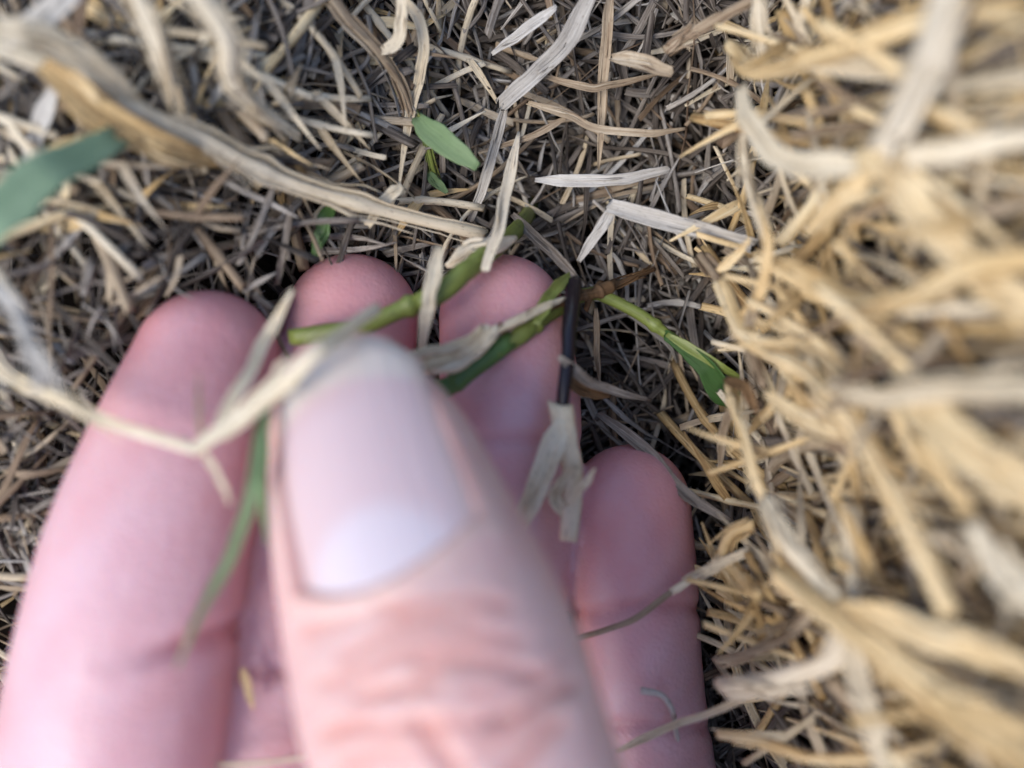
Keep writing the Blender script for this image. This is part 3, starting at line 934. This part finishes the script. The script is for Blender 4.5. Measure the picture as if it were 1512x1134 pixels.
def add_stem(mb, pts, w, w2=None, nodes=(), n=None, flat=0.85, sides=10, layers=True, tone=None):
    n = n or max(30, 11 * len(pts))
    C = curve(pts, n)
    z0, z1 = pts[0][2], pts[-1][2]
    w2 = w if w2 is None else w2
    t = np.linspace(0, 1, n)
    W = pxw(w, z0) * (1 - t) + pxw(w2, z1) * t
    k = max(4, len(pts) * 2)
    C = C + np.stack([smooth_noise(n, k), smooth_noise(n, k), smooth_noise(n, k)], 1) * (0.035 * W.mean()) * np.sin(t * math.pi)[:, None]
    for q in nodes:
        W = W * (1 + 0.30 * np.exp(-((t - q) / 0.022) ** 2)) * (1 - 0.12 * np.clip((t - q) * 8, 0, 1) * (t - q < 0.14))
    W = W * (1 + 0.008 * rng.normal(0, 1, n) + 0.035 * smooth_noise(n, k))
    tone = rng.uniform(0.4, 0.85) if tone is None else tone
    wide = W.mean() > 0.7 and layers
    mb.sweep(C, W * (0.62 if wide else 1), W * flat * (0.8 if wide else 1), sides=sides, roll=rng.uniform(0, 1), tone=tone)
    if wide:                                   # old sheaths still wrapped round it, torn lengthwise and splaying
        T, L, Nn = frames(C)
        for j in range(11):
            a = rng.uniform(-0.15, 0.75); b = min(1.0, a + rng.uniform(0.2, 0.55)); a = max(0.0, a)
            i0, i1 = int(a * (n - 1)), int(b * (n - 1)) + 1
            if i1 - i0 < 6: continue
            ph = rng.uniform(-1.7, 1.7)
            q = np.linspace(0, 1, i1 - i0)
            out = 0.36 + rng.uniform(0.0, 0.12) + np.clip(q - 0.6, 0, 1) ** 1.5 * rng.uniform(0, 2.4)
            ph2 = ph + q * rng.normal(0, 0.6)
            D = L[i0:i1] * np.sin(ph2)[:, None] + Nn[i0:i1] * (np.cos(ph2) * flat)[:, None]
            Cl = C[i0:i1] + D * (W[i0:i1] * out)[:, None]
            Wl = W[i0:i1] * rng.uniform(0.14, 0.5) * np.interp(q, [0, 0.1, 0.7, 1], [0.5, 1, 0.8, 0.1])
            mb.sweep(Cl, Wl, np.full(len(q), 0.12), fold=-0.2, roll=-ph, sides=8, tone=(tone + rng.uniform(-0.4, 0.3)) % 1)


def plant(name, label, cat, parts, group=None):
    """parts: (part name, 'stem'|'blade', material, points, width, options); the thing is an Empty at its base"""
    p0 = at(*parts[0][3][0])
    if len(parts) == 1:
        _, kd, mat, pts, w, op = parts[0]
        m_ = Mesh()
        (add_stem if kd == 'stem' else add_blade)(m_, pts, w, **op)
        o = m_.build(name, mat, origin=p0)
        return tag(o, label, cat, group)
    root = bpy.data.objects.new(name, None)
    root.empty_display_size = 0.003
    COL.objects.link(root)
    root.location = Vector(p0) * MM
    for pn, kd, mat, pts, w, op in parts:
        m_ = Mesh()
        (add_stem if kd == 'stem' else add_blade)(m_, pts, w, **op)
        m_.build(pn, mat, parent=root, origin=p0)
    return tag(root, label, cat, group)


S, B = 'stem', 'blade'
# --- upper left
plant('dry_stolon', 'thick tan runner slanting down from the top left corner to the middle', 'grass runner', [
    ('stem', S, 'pale', [(-30, 60, 31), (90, 105, 29), (200, 165, 27), (310, 212, 23), (420, 266, 18), (560, 308, 13), (712, 346, 9)], 46, dict(w2=30, nodes=(0.34, 0.62, 0.8), tone=0.9)),
    ('leaf_sheath', B, 'gold', [(70, 100, 31), (150, 165, 29), (240, 215, 26), (330, 236, 21)], 62, dict(fold=0.3, tip=0.4, tone=0.12)),
    ('leaf', B, 'white', [(82, 135, 26), (60, 210, 24), (34, 285, 21)], 36, dict(fold=0.3, tip=0.8)),
    ('leaf', B, 'tan', [(300, 214, 22), (345, 228, 19), (400, 244, 16), (470, 250, 13)], 26, dict(tip=0.15)),
    ('leaf', B, 'pale', [(592, 276, 12), (572, 298, 12.5), (546, 332, 12)], 24, dict(fold=0.3, tip=0.7)),
    ('leaf', B, 'pale', [(200, 150, 27), (130, 92, 31), (40, 52, 34), (-20, 40, 35)], 55, dict(tip=0.5)),
])
plant('dry_shoot', 'pale bent stem hanging from the top edge beside the tan runner', 'grass stem', [
    ('stem', S, 'pale', [(200, -20, 32), (232, 60, 30), (255, 130, 26), (285, 200, 22)], 44, dict(w2=26, tone=0.85)),
])
plant('dry_shoot', 'broad cream stem kinked below the top edge, left of the dark hollow', 'grass stem', [
    ('stem', S, 'pale', [(290, -20, 34), (335, 50, 31), (342, 110, 27), (385, 160, 22), (440, 200, 17)], 62, dict(w2=22, tone=0.9, nodes=(0.55,))),
    ('leaf', B, 'white', [(340, 105, 25), (322, 140, 22), (300, 175, 18)], 18, dict()),
])
plant('straw', 'short silver white straw pointing up to the right in the top left corner', 'straw', [('leaf', B, 'white', [(18, 62, 31), (60, 30, 32), (108, -10, 33)], 42, dict(fold=0.3, tip=0.9))])
plant('dry_shoot', 'golden brown curl arching near the top edge beyond the tan runner', 'grass stem', [('stem', S, 'gold', [(110, 0, 22), (160, 26, 22), (205, 50, 20), (190, 90, 16)], 34, dict(w2=16))])
plant('dry_shoot', 'u bent pale stem right of the dark hollow at the top edge', 'grass stem', [
    ('stem', S, 'tan', [(478, -20, 17), (520, 35, 15), (560, 78, 13), (592, 130, 10), (610, 190, 8)], 30, dict(w2=16)),
    ('leaf', B, 'pale', [(560, 78, 13), (588, 60, 14), (596, 20, 15), (590, -20, 16)], 24, dict(tip=0.6)),
])
plant('straw', 'long pale straw curving down past the green blade tip', 'straw', [('leaf', B, 'pale', [(588, -12, 13), (618, 30, 12), (626, 80, 11), (612, 140, 9), (600, 200, 9), (590, 272, 10)], 20, dict(fold=0.25))])
plant('straw', 'dull tan straw slanting across the dark hollow under the top edge', 'straw', [('leaf', B, 'tan', [(415, 70, 14), (450, 100, 12), (510, 130, 10)], 26, dict(tip=0.5))])
plant('straw', 'grey flat straw leaning left of the small green blade', 'straw', [('leaf', B, 'grey', [(566, 100, 10), (530, 150, 10), (498, 205, 9)], 24, dict(fold=0.3, tip=0.8))])
plant('dry_shoot', 'thin brown stem lying level below the tan runner', 'grass stem', [('stem', S, 'tan', [(110, 276, 16), (190, 268, 16), (270, 258, 17), (340, 232, 18)], 18, dict(w2=12))])
plant('dry_shoot', 'long thin olive stem slanting up from beside the fingertip', 'grass stem', [('stem', S, 'tan', [(110, 572, 19), (180, 470, 18), (250, 372, 16), (335, 285, 14)], 13, dict(w2=12))])
plant('straw', 'broad grey brown blade slanting under the tan runner', 'straw', [('leaf', B, 'grey', [(350, 275, 14), (305, 325, 15), (250, 390, 15)], 22, dict(fold=0.3))])
plant('straw', 'small pale folded blade above the largest finger', 'straw', [('leaf', B, 'pale', [(85, 395, 20), (66, 420, 20), (60, 450, 18)], 28, dict(fold=0.3))])
plant('dry_shoot', 'blurred white stem curling in from the left edge above the forked straw', 'grass stem', [
    ('stem', S, 'white', [(-30, 410, 36), (14, 440, 36), (44, 500, 36), (60, 570, 36)], 36, dict(w2=22)),
    ('leaf', B, 'white', [(44, 505, 36), (70, 540, 37), (95, 582, 37)], 22, dict()),
])
plant('forked_straw', 'pale forked straw lying across the largest finger and under the thumb tip', 'straw', [
    ('stem', S, 'papery', [(-30, 492, 27), (22, 562, 26.5), (90, 590, 29.5), (180, 630, 32.5), (290, 664, 33)], 29, dict(w2=27, tone=0.8, nodes=(0.33,), flat=0.7)),
    ('leaf_sheath', S, 'papery', [(290, 664, 33), (350, 620, 33), (412, 568, 33.5), (468, 520, 34), (512, 487, 30), (556, 456, 25)], 26, dict(w2=29, tone=0.75, nodes=(0.45,), flat=0.6)),
    ('leaf', B, 'papery', [(312, 650, 32.5), (355, 570, 30.5), (398, 490, 25.5), (432, 428, 26)], 24, dict(tip=0.25, tone=0.8)),
    ('leaf', B, 'papery', [(302, 668, 33), (322, 700, 33.5), (340, 742, 34.5)], 14, dict(tip=0.5)),
    ('leaf', B, 'tan', [(300, 662, 33), (294, 610, 33.5), (293, 545, 34.5)], 10, dict(tip=0.15)),
])
# --- green things
plant('grass_blade', 'broad blurred green blade reaching in from the left edge', 'grass blade', [('leaf', B, 'pale_green', [(-50, 372, 36), (0, 318, 36), (70, 262, 34), (168, 205, 29)], 66, dict(fold=0.12, tip=0.55, strips=False, tone=0.8))])
plant('green_shoot', 'small green shoot with a cut flat blade below the u bent stem', 'grass shoot', [
    ('stem', S, 'green_stem', [(580, 115, 9), (600, 150, 8.5), (622, 185, 8), (640, 250, 5), (655, 285, 3)], 16, dict(w2=9, nodes=(0.3,))),
    ('leaf', B, 'green_leaf', [(618, 178, 10), (655, 210, 11.5), (704, 246, 12)], 38, dict(fold=0.2, prof=(0.5, 0.9, 1.0, 0.95, 0.75, 0.35), strips=False, tone=0.75)),
    ('leaf', B, 'green_leaf', [(632, 255, 5), (645, 270, 5.5), (660, 284, 6)], 18, dict(tip=0.4)),
])
plant('grass_blade', 'short dark green blade standing beside the ring fingertip', 'grass blade', [('leaf', B, 'deep_green', [(490, 305, 13), (478, 335, 13), (466, 376, 12)], 28, dict(tip=0.5))])
plant('grass_blade', 'long drooping green blade between the thumb and the largest finger', 'grass blade', [('leaf', B, 'green_leaf', [(404, 560, 28), (388, 640, 33), (378, 722, 35), (344, 815, 36), (300, 900, 37), (262, 985, 38)], 26, dict(fold=0.2, tip=0.25, twist=0.5, tone=0.9))])
plant('grass_blade', 'thin green strip hanging against the thumb nail edge', 'grass blade', [('leaf', B, 'green_leaf', [(392, 640, 30), (388, 720, 31), (394, 805, 32)], 16, dict(fold=0.1, tip=0.3))])
plant('green_stolon', 'smooth yellow green runner pinched above the thumb nail', 'grass runner', [
    ('stem', S, 'green_stem', [(436, 498, 18), (530, 484, 18.5), (590, 458, 18.3), (645, 435, 17.8), (700, 392, 15.5), (762, 340, 8), (790, 300, -4)], 27, dict(w2=24, nodes=(0.38,), layers=False, tone=0.45)),
    ('leaf_sheath', S, 'green_stem', [(628, 444, 18.3), (660, 424, 18), (692, 398, 16.4), (722, 372, 13.4)], 35, dict(w2=30, layers=False, tone=0.6)),
])
plant('green_stolon', 'deep green runner coming out from under the thumb with a fresh side shoot', 'grass runner', [
    ('stem', S, 'deep_green', [(600, 600, 17.5), (655, 575, 17.8), (700, 543, 17.6), (746, 508, 17.0)], 33, dict(w2=31, nodes=(0.3,), tone=0.6, layers=False)),
    ('stem', S, 'green_stem', [(738, 514, 17.1), (775, 490, 16), (805, 470, 14), (850, 440, 10), (882, 432, 8)], 29, dict(w2=19, nodes=(0.4,), tone=0.35, layers=False)),
    ('stem', S, 'green_stem', [(880, 432, 8.5), (930, 456, 8.2), (985, 494, 8), (1020, 522, 8)], 19, dict(w2=16, nodes=(0.55,), layers=False, tone=0.6)),
    ('leaf', B, 'mid_green', [(985, 494, 8.4), (1030, 530, 9), (1065, 562, 9), (1096, 592, 8)], 44, dict(fold=0.4, prof=(0.34, 0.45, 0.65, 0.9, 1.0, 0.85), roll=0.45, twist=0.1, tone=0.2, strips=False)),
    ('leaf', B, 'green_stem', [(985, 494, 9), (1030, 521, 9.8), (1062, 541, 10), (1094, 560, 9.4)], 15, dict(fold=0.2, tip=0.6, tone=0.5, strips=False)),
    ('leaf_sheath', B, 'green_stem', [(792, 478, 16), (806, 448, 15), (822, 424, 13), (846, 402, 10)], 20, dict(tip=0.3, tone=0.4, strips=False)),
    ('node', S, 'brown', [(900, 424, 8.4), (880, 432, 9.4), (858, 438, 10.6), (830, 448, 12.4), (800, 464, 14.6)], 22, dict(w2=9, nodes=(0.2, 0.45), layers=False)),
    ('node', S, 'brown', [(886, 420, 8), (872, 438, 9.5), (866, 456, 9)], 13, dict(w2=8, layers=False)),
    ('root', S, 'brown', [(872, 436, 8), (930, 412, 6), (965, 398, 3)], 17, dict(w2=10)),
])
plant('husked_runner', 'cracked straw husk with dark joints lying along the deep green runner', 'dead stem', [
    ('stem', S, 'brown', [(700, 512, 18.8), (735, 490, 18.2), (790, 460, 15.8), (832, 444, 12.4), (875, 430, 9.5)], 13, dict(w2=12, nodes=(0.2,))),
    ('leaf_sheath', B, 'papery', [(560, 550, 21), (610, 545, 20.6), (660, 534, 20.2), (700, 512, 20), (722, 488, 19.6)], 32, dict(fold=-0.3, tip=0.7, tone=0.35)),
    ('leaf_sheath', B, 'pale', [(590, 528, 21), (640, 520, 20.8), (690, 505, 20.4), (712, 484, 20)], 20, dict(fold=-0.2, tip=0.6, tone=0.3)),
    ('leaf_sheath', B, 'papery', [(640, 548, 20.4), (680, 536, 20.2), (716, 508, 20), (735, 486, 19.4)], 24, dict(fold=-0.3, tip=0.8, tone=0.7)),
    ('leaf_sheath', B, 'brown', [(700, 492, 19.6), (728, 490, 19.4), (742, 480, 18.8)], 15, dict(fold=-0.2, tip=0.7)),
    ('leaf_sheath', B, 'papery', [(736, 487, 19.3), (785, 462, 17), (835, 440, 13.6)], 17, dict(fold=-0.35, tip=0.4, tone=0.5)),
])
plant('dark_straw', 'glossy black stem ending in a torn straw sheath over the fingers', 'grass stem', [
    ('stem', S, 'black_stem', [(848, 418, 11), (842, 470, 15.0), (836, 540, 17.5), (829, 615, 18)], 25, dict(w2=19, flat=0.95, layers=False)),
    ('leaf_sheath', S, 'papery', [(829, 606, 18.2), (836, 650, 18.6), (846, 700, 18.6), (840, 788, 18.2)], 38, dict(w2=28, tone=0.6, flat=0.6, layers=False)),
    ('leaf', B, 'papery', [(826, 625, 18.8), (806, 690, 19), (768, 776, 19)], 46, dict(tone=0.7, fold=0.2, tip=0.75)),
    ('leaf', B, 'papery', [(838, 745, 18.8), (862, 715, 20), (878, 692, 21)], 17, dict(tip=0.2)),
    ('leaf', B, 'pale', [(832, 760, 18.2), (820, 725, 19), (846, 690, 20)], 24, dict(tip=0.6)),
])
# --- centre
plant('seed_husk', 'pale oval husk leaning on the middle fingertip', 'husk', [('leaf', B, 'cream', [(660, 392, 13), (690, 374, 14.5), (725, 362, 14.5), (760, 352, 13)], 40, dict(fold=-0.25, tip=0.3, base=0.25, twist=0))])
plant('straw', 'bright cream blade standing above the middle fingertip', 'straw', [('leaf', B, 'cream', [(766, 196, 8), (750, 280, 11), (736, 340, 15), (718, 398, 17)], 22, dict(fold=0.28, tip=0.7, base=0.25))])
plant('straw', 'frayed cream straw crossing the yellow green runner', 'straw', [('leaf', B, 'pale', [(648, 366, 18), (640, 420, 20), (632, 460, 20), (624, 512, 18)], 26, dict(fold=0.25, tip=0.6))])
plant('straw', 'grey straw slanting down to the dark runner joint', 'straw', [('leaf', B, 'grey', [(758, 318, 7), (810, 366, 9), (862, 422, 11.5)], 20, dict(fold=0.3, tip=0.3))])
plant('straw', 'wide bleached blade folded back on itself above the green side shoot', 'straw', [
    ('leaf', B, 'white', [(902, 306, 10), (980, 326, 11), (1060, 348, 12), (1110, 362, 13)], 31, dict(fold=0.3, tone=0.5, tip=0.8, base=0.9)),
    ('leaf', B, 'white', [(908, 304, 10), (885, 340, 10), (856, 384, 9)], 20, dict(tip=0.5))])
plant('straw', 'silver blade lying level right of the bright cream blade', 'straw', [('leaf', B, 'white', [(792, 266, 7), (850, 268, 8), (920, 264, 8), (985, 250, 7)], 22, dict(fold=0.2, base=0.35, tip=0.6))])
plant('split_straw', 'tall grey split blade running down from the top edge', 'straw', [
    ('leaf', B, 'white', [(880, -20, 11), (838, 60, 10), (790, 110, 9), (745, 155, 8)], 33, dict(fold=0.32, tip=0.9, tone=0.35)),
    ('leaf', B, 'white', [(748, 150, 8), (730, 220, 7.5), (712, 280, 7), (696, 325, 6)], 20, dict(fold=0.3, tip=0.6, tone=0.2)),
    ('leaf', B, 'white', [(820, 12, 10), (770, 50, 9), (728, 80, 8)], 20, dict(fold=0.25, tip=0.4))])
plant('straw', 'upright grey tan straw rising to the top edge right of the split blade', 'straw', [('leaf', B, 'tan', [(902, -15, 9), (896, 60, 8), (890, 150, 6), (884, 250, 4)], 20, dict(fold=0.3))])
plant('straw', 'brown wavy straw bowed beneath the upright grey straw', 'straw', [('leaf', B, 'tan', [(800, 112, 8), (860, 128, 8.5), (910, 124, 8), (970, 110, 7)], 13, dict(tip=0.4))])
plant('straw', 'wavy tan straw with a knuckle bend left of centre top', 'straw', [('leaf', B, 'tan', [(780, 152, 8), (832, 168, 8.6), (880, 190, 8.2), (960, 196, 8), (1010, 190, 7)], 15, dict(tip=0.4))])
plant('straw', 'long slim tan straw slanting left from the knuckle bend', 'straw', [('leaf', B, 'tan', [(838, 172, 8), (790, 200, 8), (708, 226, 7)], 12, dict(tip=0.4))])
plant('straw', 'short thick tan straw beside the golden loop', 'straw', [('leaf', B, 'tan', [(905, 86, 10), (950, 92, 12), (990, 106, 12)], 26, dict(fold=0.25, tip=0.7))])
plant('straw', 'brown leaf scrap pinned against the black stem', 'straw', [('leaf', B, 'brown', [(836, 556, 15), (866, 574, 13), (900, 584, 10)], 26, dict(fold=0.3, tip=0.3))])
plant('straw', 'grey straw slanting down right from the black stem', 'straw', [('leaf', B, 'grey', [(826, 528, 19.2), (880, 566, 14), (960, 590, 8)], 19, dict(fold=0.25, tip=0.4))])
plant('straw', 'long grey straw leaning along the index fingertip', 'straw', [('leaf', B, 'grey', [(885, 612, 7), (950, 660, 9), (1010, 725, 11), (1078, 770, 12)], 22, dict(fold=0.25, tip=0.5))])
plant('straw', 'slim upright straw standing right of the black stem', 'straw', [('leaf', B, 'tan', [(880, 455, 7), (882, 510, 6), (886, 570, 4)], 12, dict())])
plant('dry_thread', 'thin wavy thread of straw hooked over the index finger', 'straw', [
    ('stem', S, 'tan', [(846, 944, 13.5), (895, 930, 14.3), (940, 912, 14.8), (988, 876, 15), (1004, 866, 15)], 9, dict(w2=10)),
    ('leaf_sheath', S, 'pale', [(994, 872, 15), (1050, 838, 16), (1104, 812, 18)], 20, dict(w2=18, flat=0.6))])
plant('dry_thread', 'small hooked wisp beside the index finger at the bottom', 'straw', [('stem', S, 'white', [(950, 1020, 14), (975, 1026, 14.5), (992, 1048, 15), (1000, 1090, 13)], 12, dict(w2=8))])
plant('straw', 'long pale straw reaching in over the lower index finger', 'straw', [('leaf', B, 'pale', [(912, 1108, 14), (980, 1075, 15), (1070, 1042, 18), (1165, 995, 24)], 17, dict(fold=0.3, base=0.5))])
plant('straw', 'thin straw crossing between thumb and largest finger at the bottom', 'straw', [('stem', S, 'pale', [(300, 1130, 26), (370, 1128, 27), (455, 1118, 26)], 9, dict(w2=7))])
plant('straw', 'tiny tan scrap stuck on the shaded finger under the thumb', 'straw', [('leaf', B, 'gold', [(358, 988, 25), (368, 1015, 25), (374, 1045, 25)], 17, dict(tip=0.3))])

# --- right bank: stems one can tell apart
RB = [
    ('star_shoot', 'pale shoot whose branches spread like a star in the upper right', 'grass shoot', [
        ('stem', S, 'cream', [(1292, 240, 37), (1330, 160, 40), (1368, 80, 43), (1400, -20, 46)], 52, dict(w2=64)),
        ('leaf', B, 'pale', [(1288, 242, 37), (1220, 250, 34), (1150, 232, 30), (1108, 180, 26), (1096, 130, 22)], 44, dict(fold=0.25, tip=0.5)),
        ('leaf', B, 'gold', [(1300, 248, 37), (1370, 330, 39), (1450, 410, 41), (1560, 490, 43)], 74, dict(fold=0.2, tip=0.8)),
        ('leaf', B, 'gold', [(1286, 252, 37), (1240, 295, 34), (1190, 345, 29)], 36, dict(tip=0.4)),
        ('leaf', B, 'pale', [(1310, 240, 37), (1400, 225, 40), (1540, 200, 44)], 44, dict(tip=0.6)),
        ('node', S, 'gold', [(1276, 236, 37.5), (1292, 246, 38), (1308, 254, 37.5)], 50, dict(w2=46)),
    ]),
    ('dry_shoot', 'golden loop of stem arching along the top right', 'grass stem', [
        ('stem', S, 'gold', [(1080, 70, 17), (1120, 106, 23), (1190, 92, 29), (1280, 62, 34), (1400, 30, 38), (1530, 20, 40)], 34, dict(w2=50)),
        ('leaf', B, 'pale', [(1190, 95, 29), (1290, 100, 33), (1400, 110, 36), (1530, 90, 40)], 50, dict())]),
    ('dry_shoot', 'upright pale straw descending from the top edge to the golden loop', 'straw', [('stem', S, 'pale', [(1118, -20, 21), (1122, 40, 21), (1130, 90, 21)], 27, dict(w2=24))]),
    ('dry_shoot', 'slim tan stem slanting in from the top toward the golden loop', 'straw', [('stem', S, 'tan', [(985, 72, 12), (1040, 38, 14), (1110, 0, 17)], 24, dict(w2=24))]),
    ('dry_shoot', 'cream stem pointing level to the right edge at middle height', 'grass stem', [
        ('stem', S, 'pale', [(1225, 572, 33), (1300, 588, 37), (1390, 580, 41), (1540, 575, 46)], 32, dict(w2=60)),
        ('leaf', B, 'gold', [(1340, 600, 39), (1430, 660, 43), (1550, 740, 46)], 84, dict(fold=0.2, tip=0.8))]),
    ('branched_shoot', 'long branched golden stem running from the bank edge down right', 'grass stem', [
        ('stem', S, 'gold', [(1060, 420, 17), (1100, 500, 22), (1180, 545, 28), (1230, 590, 32), (1290, 680, 35), (1340, 780, 38), (1400, 900, 41)], 28, dict(w2=48, nodes=(0.3, 0.55))),
        ('leaf', B, 'gold', [(1130, 580, 25), (1190, 625, 29), (1260, 650, 33)], 26, dict()),
        ('leaf', B, 'tan', [(1100, 500, 22), (1115, 430, 21), (1095, 370, 17)], 22, dict()),
        ('leaf', B, 'tan', [(1240, 600, 32), (1265, 530, 33), (1330, 470, 36)], 26, dict())]),
    ('dry_shoot', 'golden stem falling from the reddish knot at the bank edge', 'grass stem', [
        ('stem', S, 'gold', [(1075, 570, 16), (1088, 620, 20), (1110, 690, 23), (1140, 760, 25), (1190, 840, 28), (1260, 930, 32)], 20, dict(w2=34, nodes=(0.1,))),
        ('leaf', B, 'brown', [(1072, 560, 16), (1100, 575, 20), (1120, 610, 22)], 22, dict()),
        ('leaf', B, 'tan', [(1082, 590, 18), (1068, 640, 14), (1062, 700, 10)], 15, dict())]),
    ('dry_shoot', 'forked tan stem with peeling edge along the left rim of the bank', 'grass stem', [
        ('stem', S, 'tan', [(1035, 378, 12), (1070, 430, 17), (1100, 500, 20), (1128, 570, 23)], 24, dict(w2=22)),
        ('leaf', B, 'gold', [(1060, 400, 16), (1085, 380, 18), (1108, 352, 20)], 18, dict()),
        ('leaf', B, 'gold', [(1090, 470, 20), (1120, 440, 23), (1135, 370, 26), (1120, 300, 26)], 20, dict())]),
    ('dry_shoot', 'broad golden band of stems crossing the bottom right corner', 'grass stem', [
        ('stem', S, 'gold', [(1150, 850, 29), (1230, 910, 34), (1330, 985, 39), (1430, 1060, 43), (1550, 1130, 46)], 54, dict(w2=80)),
        ('leaf', B, 'gold', [(1240, 900, 34), (1340, 920, 39), (1450, 960, 43), (1560, 1000, 46)], 72, dict()),
        ('leaf', B, 'pale', [(1250, 940, 34), (1270, 1010, 35), (1290, 1080, 36), (1300, 1150, 36)], 40, dict())]),
    ('dry_shoot', 'bleached bent stem jutting left over the bottom of the bank', 'grass stem', [
        ('stem', S, 'cream', [(1068, 1012, 22), (1130, 1005, 26), (1195, 985, 30), (1245, 950, 33), (1250, 900, 34)], 38, dict(w2=40))]),
    ('dry_shoot', 'thin golden stem bowed along the bottom edge', 'grass stem', [('stem', S, 'gold', [(1062, 1085, 20), (1130, 1095, 23), (1200, 1118, 27), (1290, 1120, 31), (1400, 1098, 35)], 20, dict(w2=24))]),
    ('dry_shoot', 'cream stem slanting steeply above the broad golden band', 'grass stem', [('stem', S, 'pale', [(1130, 740, 26), (1160, 800, 29), (1205, 855, 31), (1235, 880, 33)], 32, dict(w2=34))]),
    ('dry_shoot', 'curled golden hook hanging on the lower left rim of the bank', 'grass stem', [('stem', S, 'gold', [(1110, 775, 18), (1078, 790, 17), (1068, 825, 16), (1090, 850, 18), (1120, 880, 22)], 24, dict(w2=30))]),
    ('dry_shoot', 'upright pale stem in the lower middle of the bank', 'grass stem', [('stem', S, 'pale', [(1250, 750, 30), (1256, 820, 31), (1262, 900, 33)], 32, dict(w2=32))]),
    ('dry_shoot', 'tan stem arcing from the cream stem to the right edge', 'grass stem', [('stem', S, 'gold', [(1180, 400, 28), (1260, 450, 33), (1350, 440, 38), (1440, 400, 41), (1540, 380, 44)], 34, dict(w2=54))]),
    ('dry_shoot', 'straight golden stem slanting from the star shoot toward the bank rim', 'grass stem', [('stem', S, 'gold', [(1120, 380, 23), (1200, 430, 28), (1290, 475, 33), (1380, 530, 37)], 26, dict(w2=32))]),
    ('dry_shoot', 'slender pale stem leaning under the star shoot', 'grass stem', [('stem', S, 'pale', [(1096, 200, 18), (1104, 270, 20), (1130, 350, 24)], 20, dict(w2=22))]),
    ('dry_shoot', 'yellow stem slanting between the cream stem and the golden band', 'grass stem', [('stem', S, 'gold', [(1350, 650, 37), (1400, 720, 39), (1460, 790, 41), (1540, 860, 43)], 26, dict(w2=32))]),
    ('dry_shoot', 'bright blurred stem in the right edge above the corner band', 'grass stem', [('stem', S, 'pale', [(1440, 780, 42), (1475, 840, 43), (1540, 900, 45)], 44, dict(w2=52))]),
    ('dry_shoot', 'long tan straw leaning left out of the bank above the bottom edge', 'straw', [('stem', S, 'tan', [(1060, 975, 15), (1110, 965, 18), (1160, 940, 22), (1200, 905, 26)], 20, dict(w2=24))]),
]
for a_ in RB:
    plant(*a_)

# a crowd of thinner shoots in the bank, alike enough that nothing tells them apart
shoots = []
for i in range(14):
    n = 16
    L_ = rng.uniform(12, 26)
    C = scrap_curve((0, 0, 0), 0, L_, 0, rng.normal(0, 0.22), n)
    C[:, 2] += np.abs(rng.normal(0, 2.2)) * np.sin(np.linspace(0, math.pi, n))
    ms = Mesh(); ms.share = True
    w = rng.uniform(0.6, 1.4)
    W = np.linspace(w, w * 0.7, n)
    for q in (5, 11): W[q] *= 1.35
    ms.sweep(C, W, W * 0.85, sides=8, tone=0.0)
    lv = []
    for q in (5, 11):
        ml = Mesh(); ml.share = True
        sgn = rng.choice([-1, 1])
        t = np.linspace(0, 1, 9)[:, None]
        D = np.array([rng.uniform(0.4, 1), sgn * rng.uniform(0.4, 1), rng.uniform(-0.2, 0.6)])
        Cl = C[q] + D * t * rng.uniform(4, 9) + np.array([0.0, 0, -2.0]) * t ** 2
        ml.sweep(Cl, rng.uniform(0.8, 1.4) * np.interp(t[:, 0], [0, 0.2, 1], [0.7, 1, 0.15]), 0.15, fold=0.25, twist=rng.normal(0, 0.6), sides=8, tone=0.1)
        lv.append(ml.build('leaf', ('gold', 'tan', 'pale', 'gold')[(i + q) % 4], link=False))
    shoots.append((ms.build('stem', ('gold', 'gold', 'tan', 'pale')[i % 4], link=False), lv))


def place_shoot(p, rot, i, label, group):
    st, lv = shoots[i % len(shoots)]
    r = bpy.data.objects.new('dry_shoot', None)
    r.empty_display_size = 0.002
    r.location = Vector(p) * MM
    r.rotation_euler = rot
    COL.objects.link(r)
    tag(r, label, 'grass shoot', group)
    o = bpy.data.objects.new('stem', st); COL.objects.link(o); o.parent = r
    for l in lv:
        o = bpy.data.objects.new('leaf', l); COL.objects.link(o); o.parent = r


k = 0
while k < 120:
    px_, py_ = rng.uniform(1150, 1530), rng.uniform(-20, 1150)
    z = 14 + 22 * sstep(1070, 1400, px_) + rng.uniform(-6, 5)
    p = at(px_, py_, z)
    p[2] = float(height(p[0], p[1])) + rng.uniform(-2, 4)
    if p[2] > 40: continue
    rz = rng.normal(2.35, 0.6) + (math.pi if rng.random() < 0.35 else 0)
    place_shoot(p, (rng.normal(0, 0.3), rng.normal(0, 0.3), rz), k,
                own('thin ' + ('golden', 'golden', 'tan', 'pale')[(k % 14) % 4] + ' shoot ' + lean(rz), p), 'thin shoots in the golden bank')
    k += 1
k = 0
while k < 60:
    px_, py_ = rng.uniform(-20, 640), rng.uniform(-20, 420)
    g = at(px_, py_, 14)
    p = np.array([g[0], g[1], float(height(g[0], g[1])) + rng.uniform(-2, 2)])
    if blocked(p, 5): continue
    rz = rng.normal(-0.5, 0.8) + (math.pi if rng.random() < 0.4 else 0)
    place_shoot(p, (rng.normal(0, 0.25), rng.normal(0, 0.2), rz), (2, 3, 6, 7, 10, 11)[k % 6],
                own('thin ' + ('tan', 'pale')[k % 2] + ' shoot ' + lean(rz), p), 'thin shoots in the shaded bank')
    k += 1
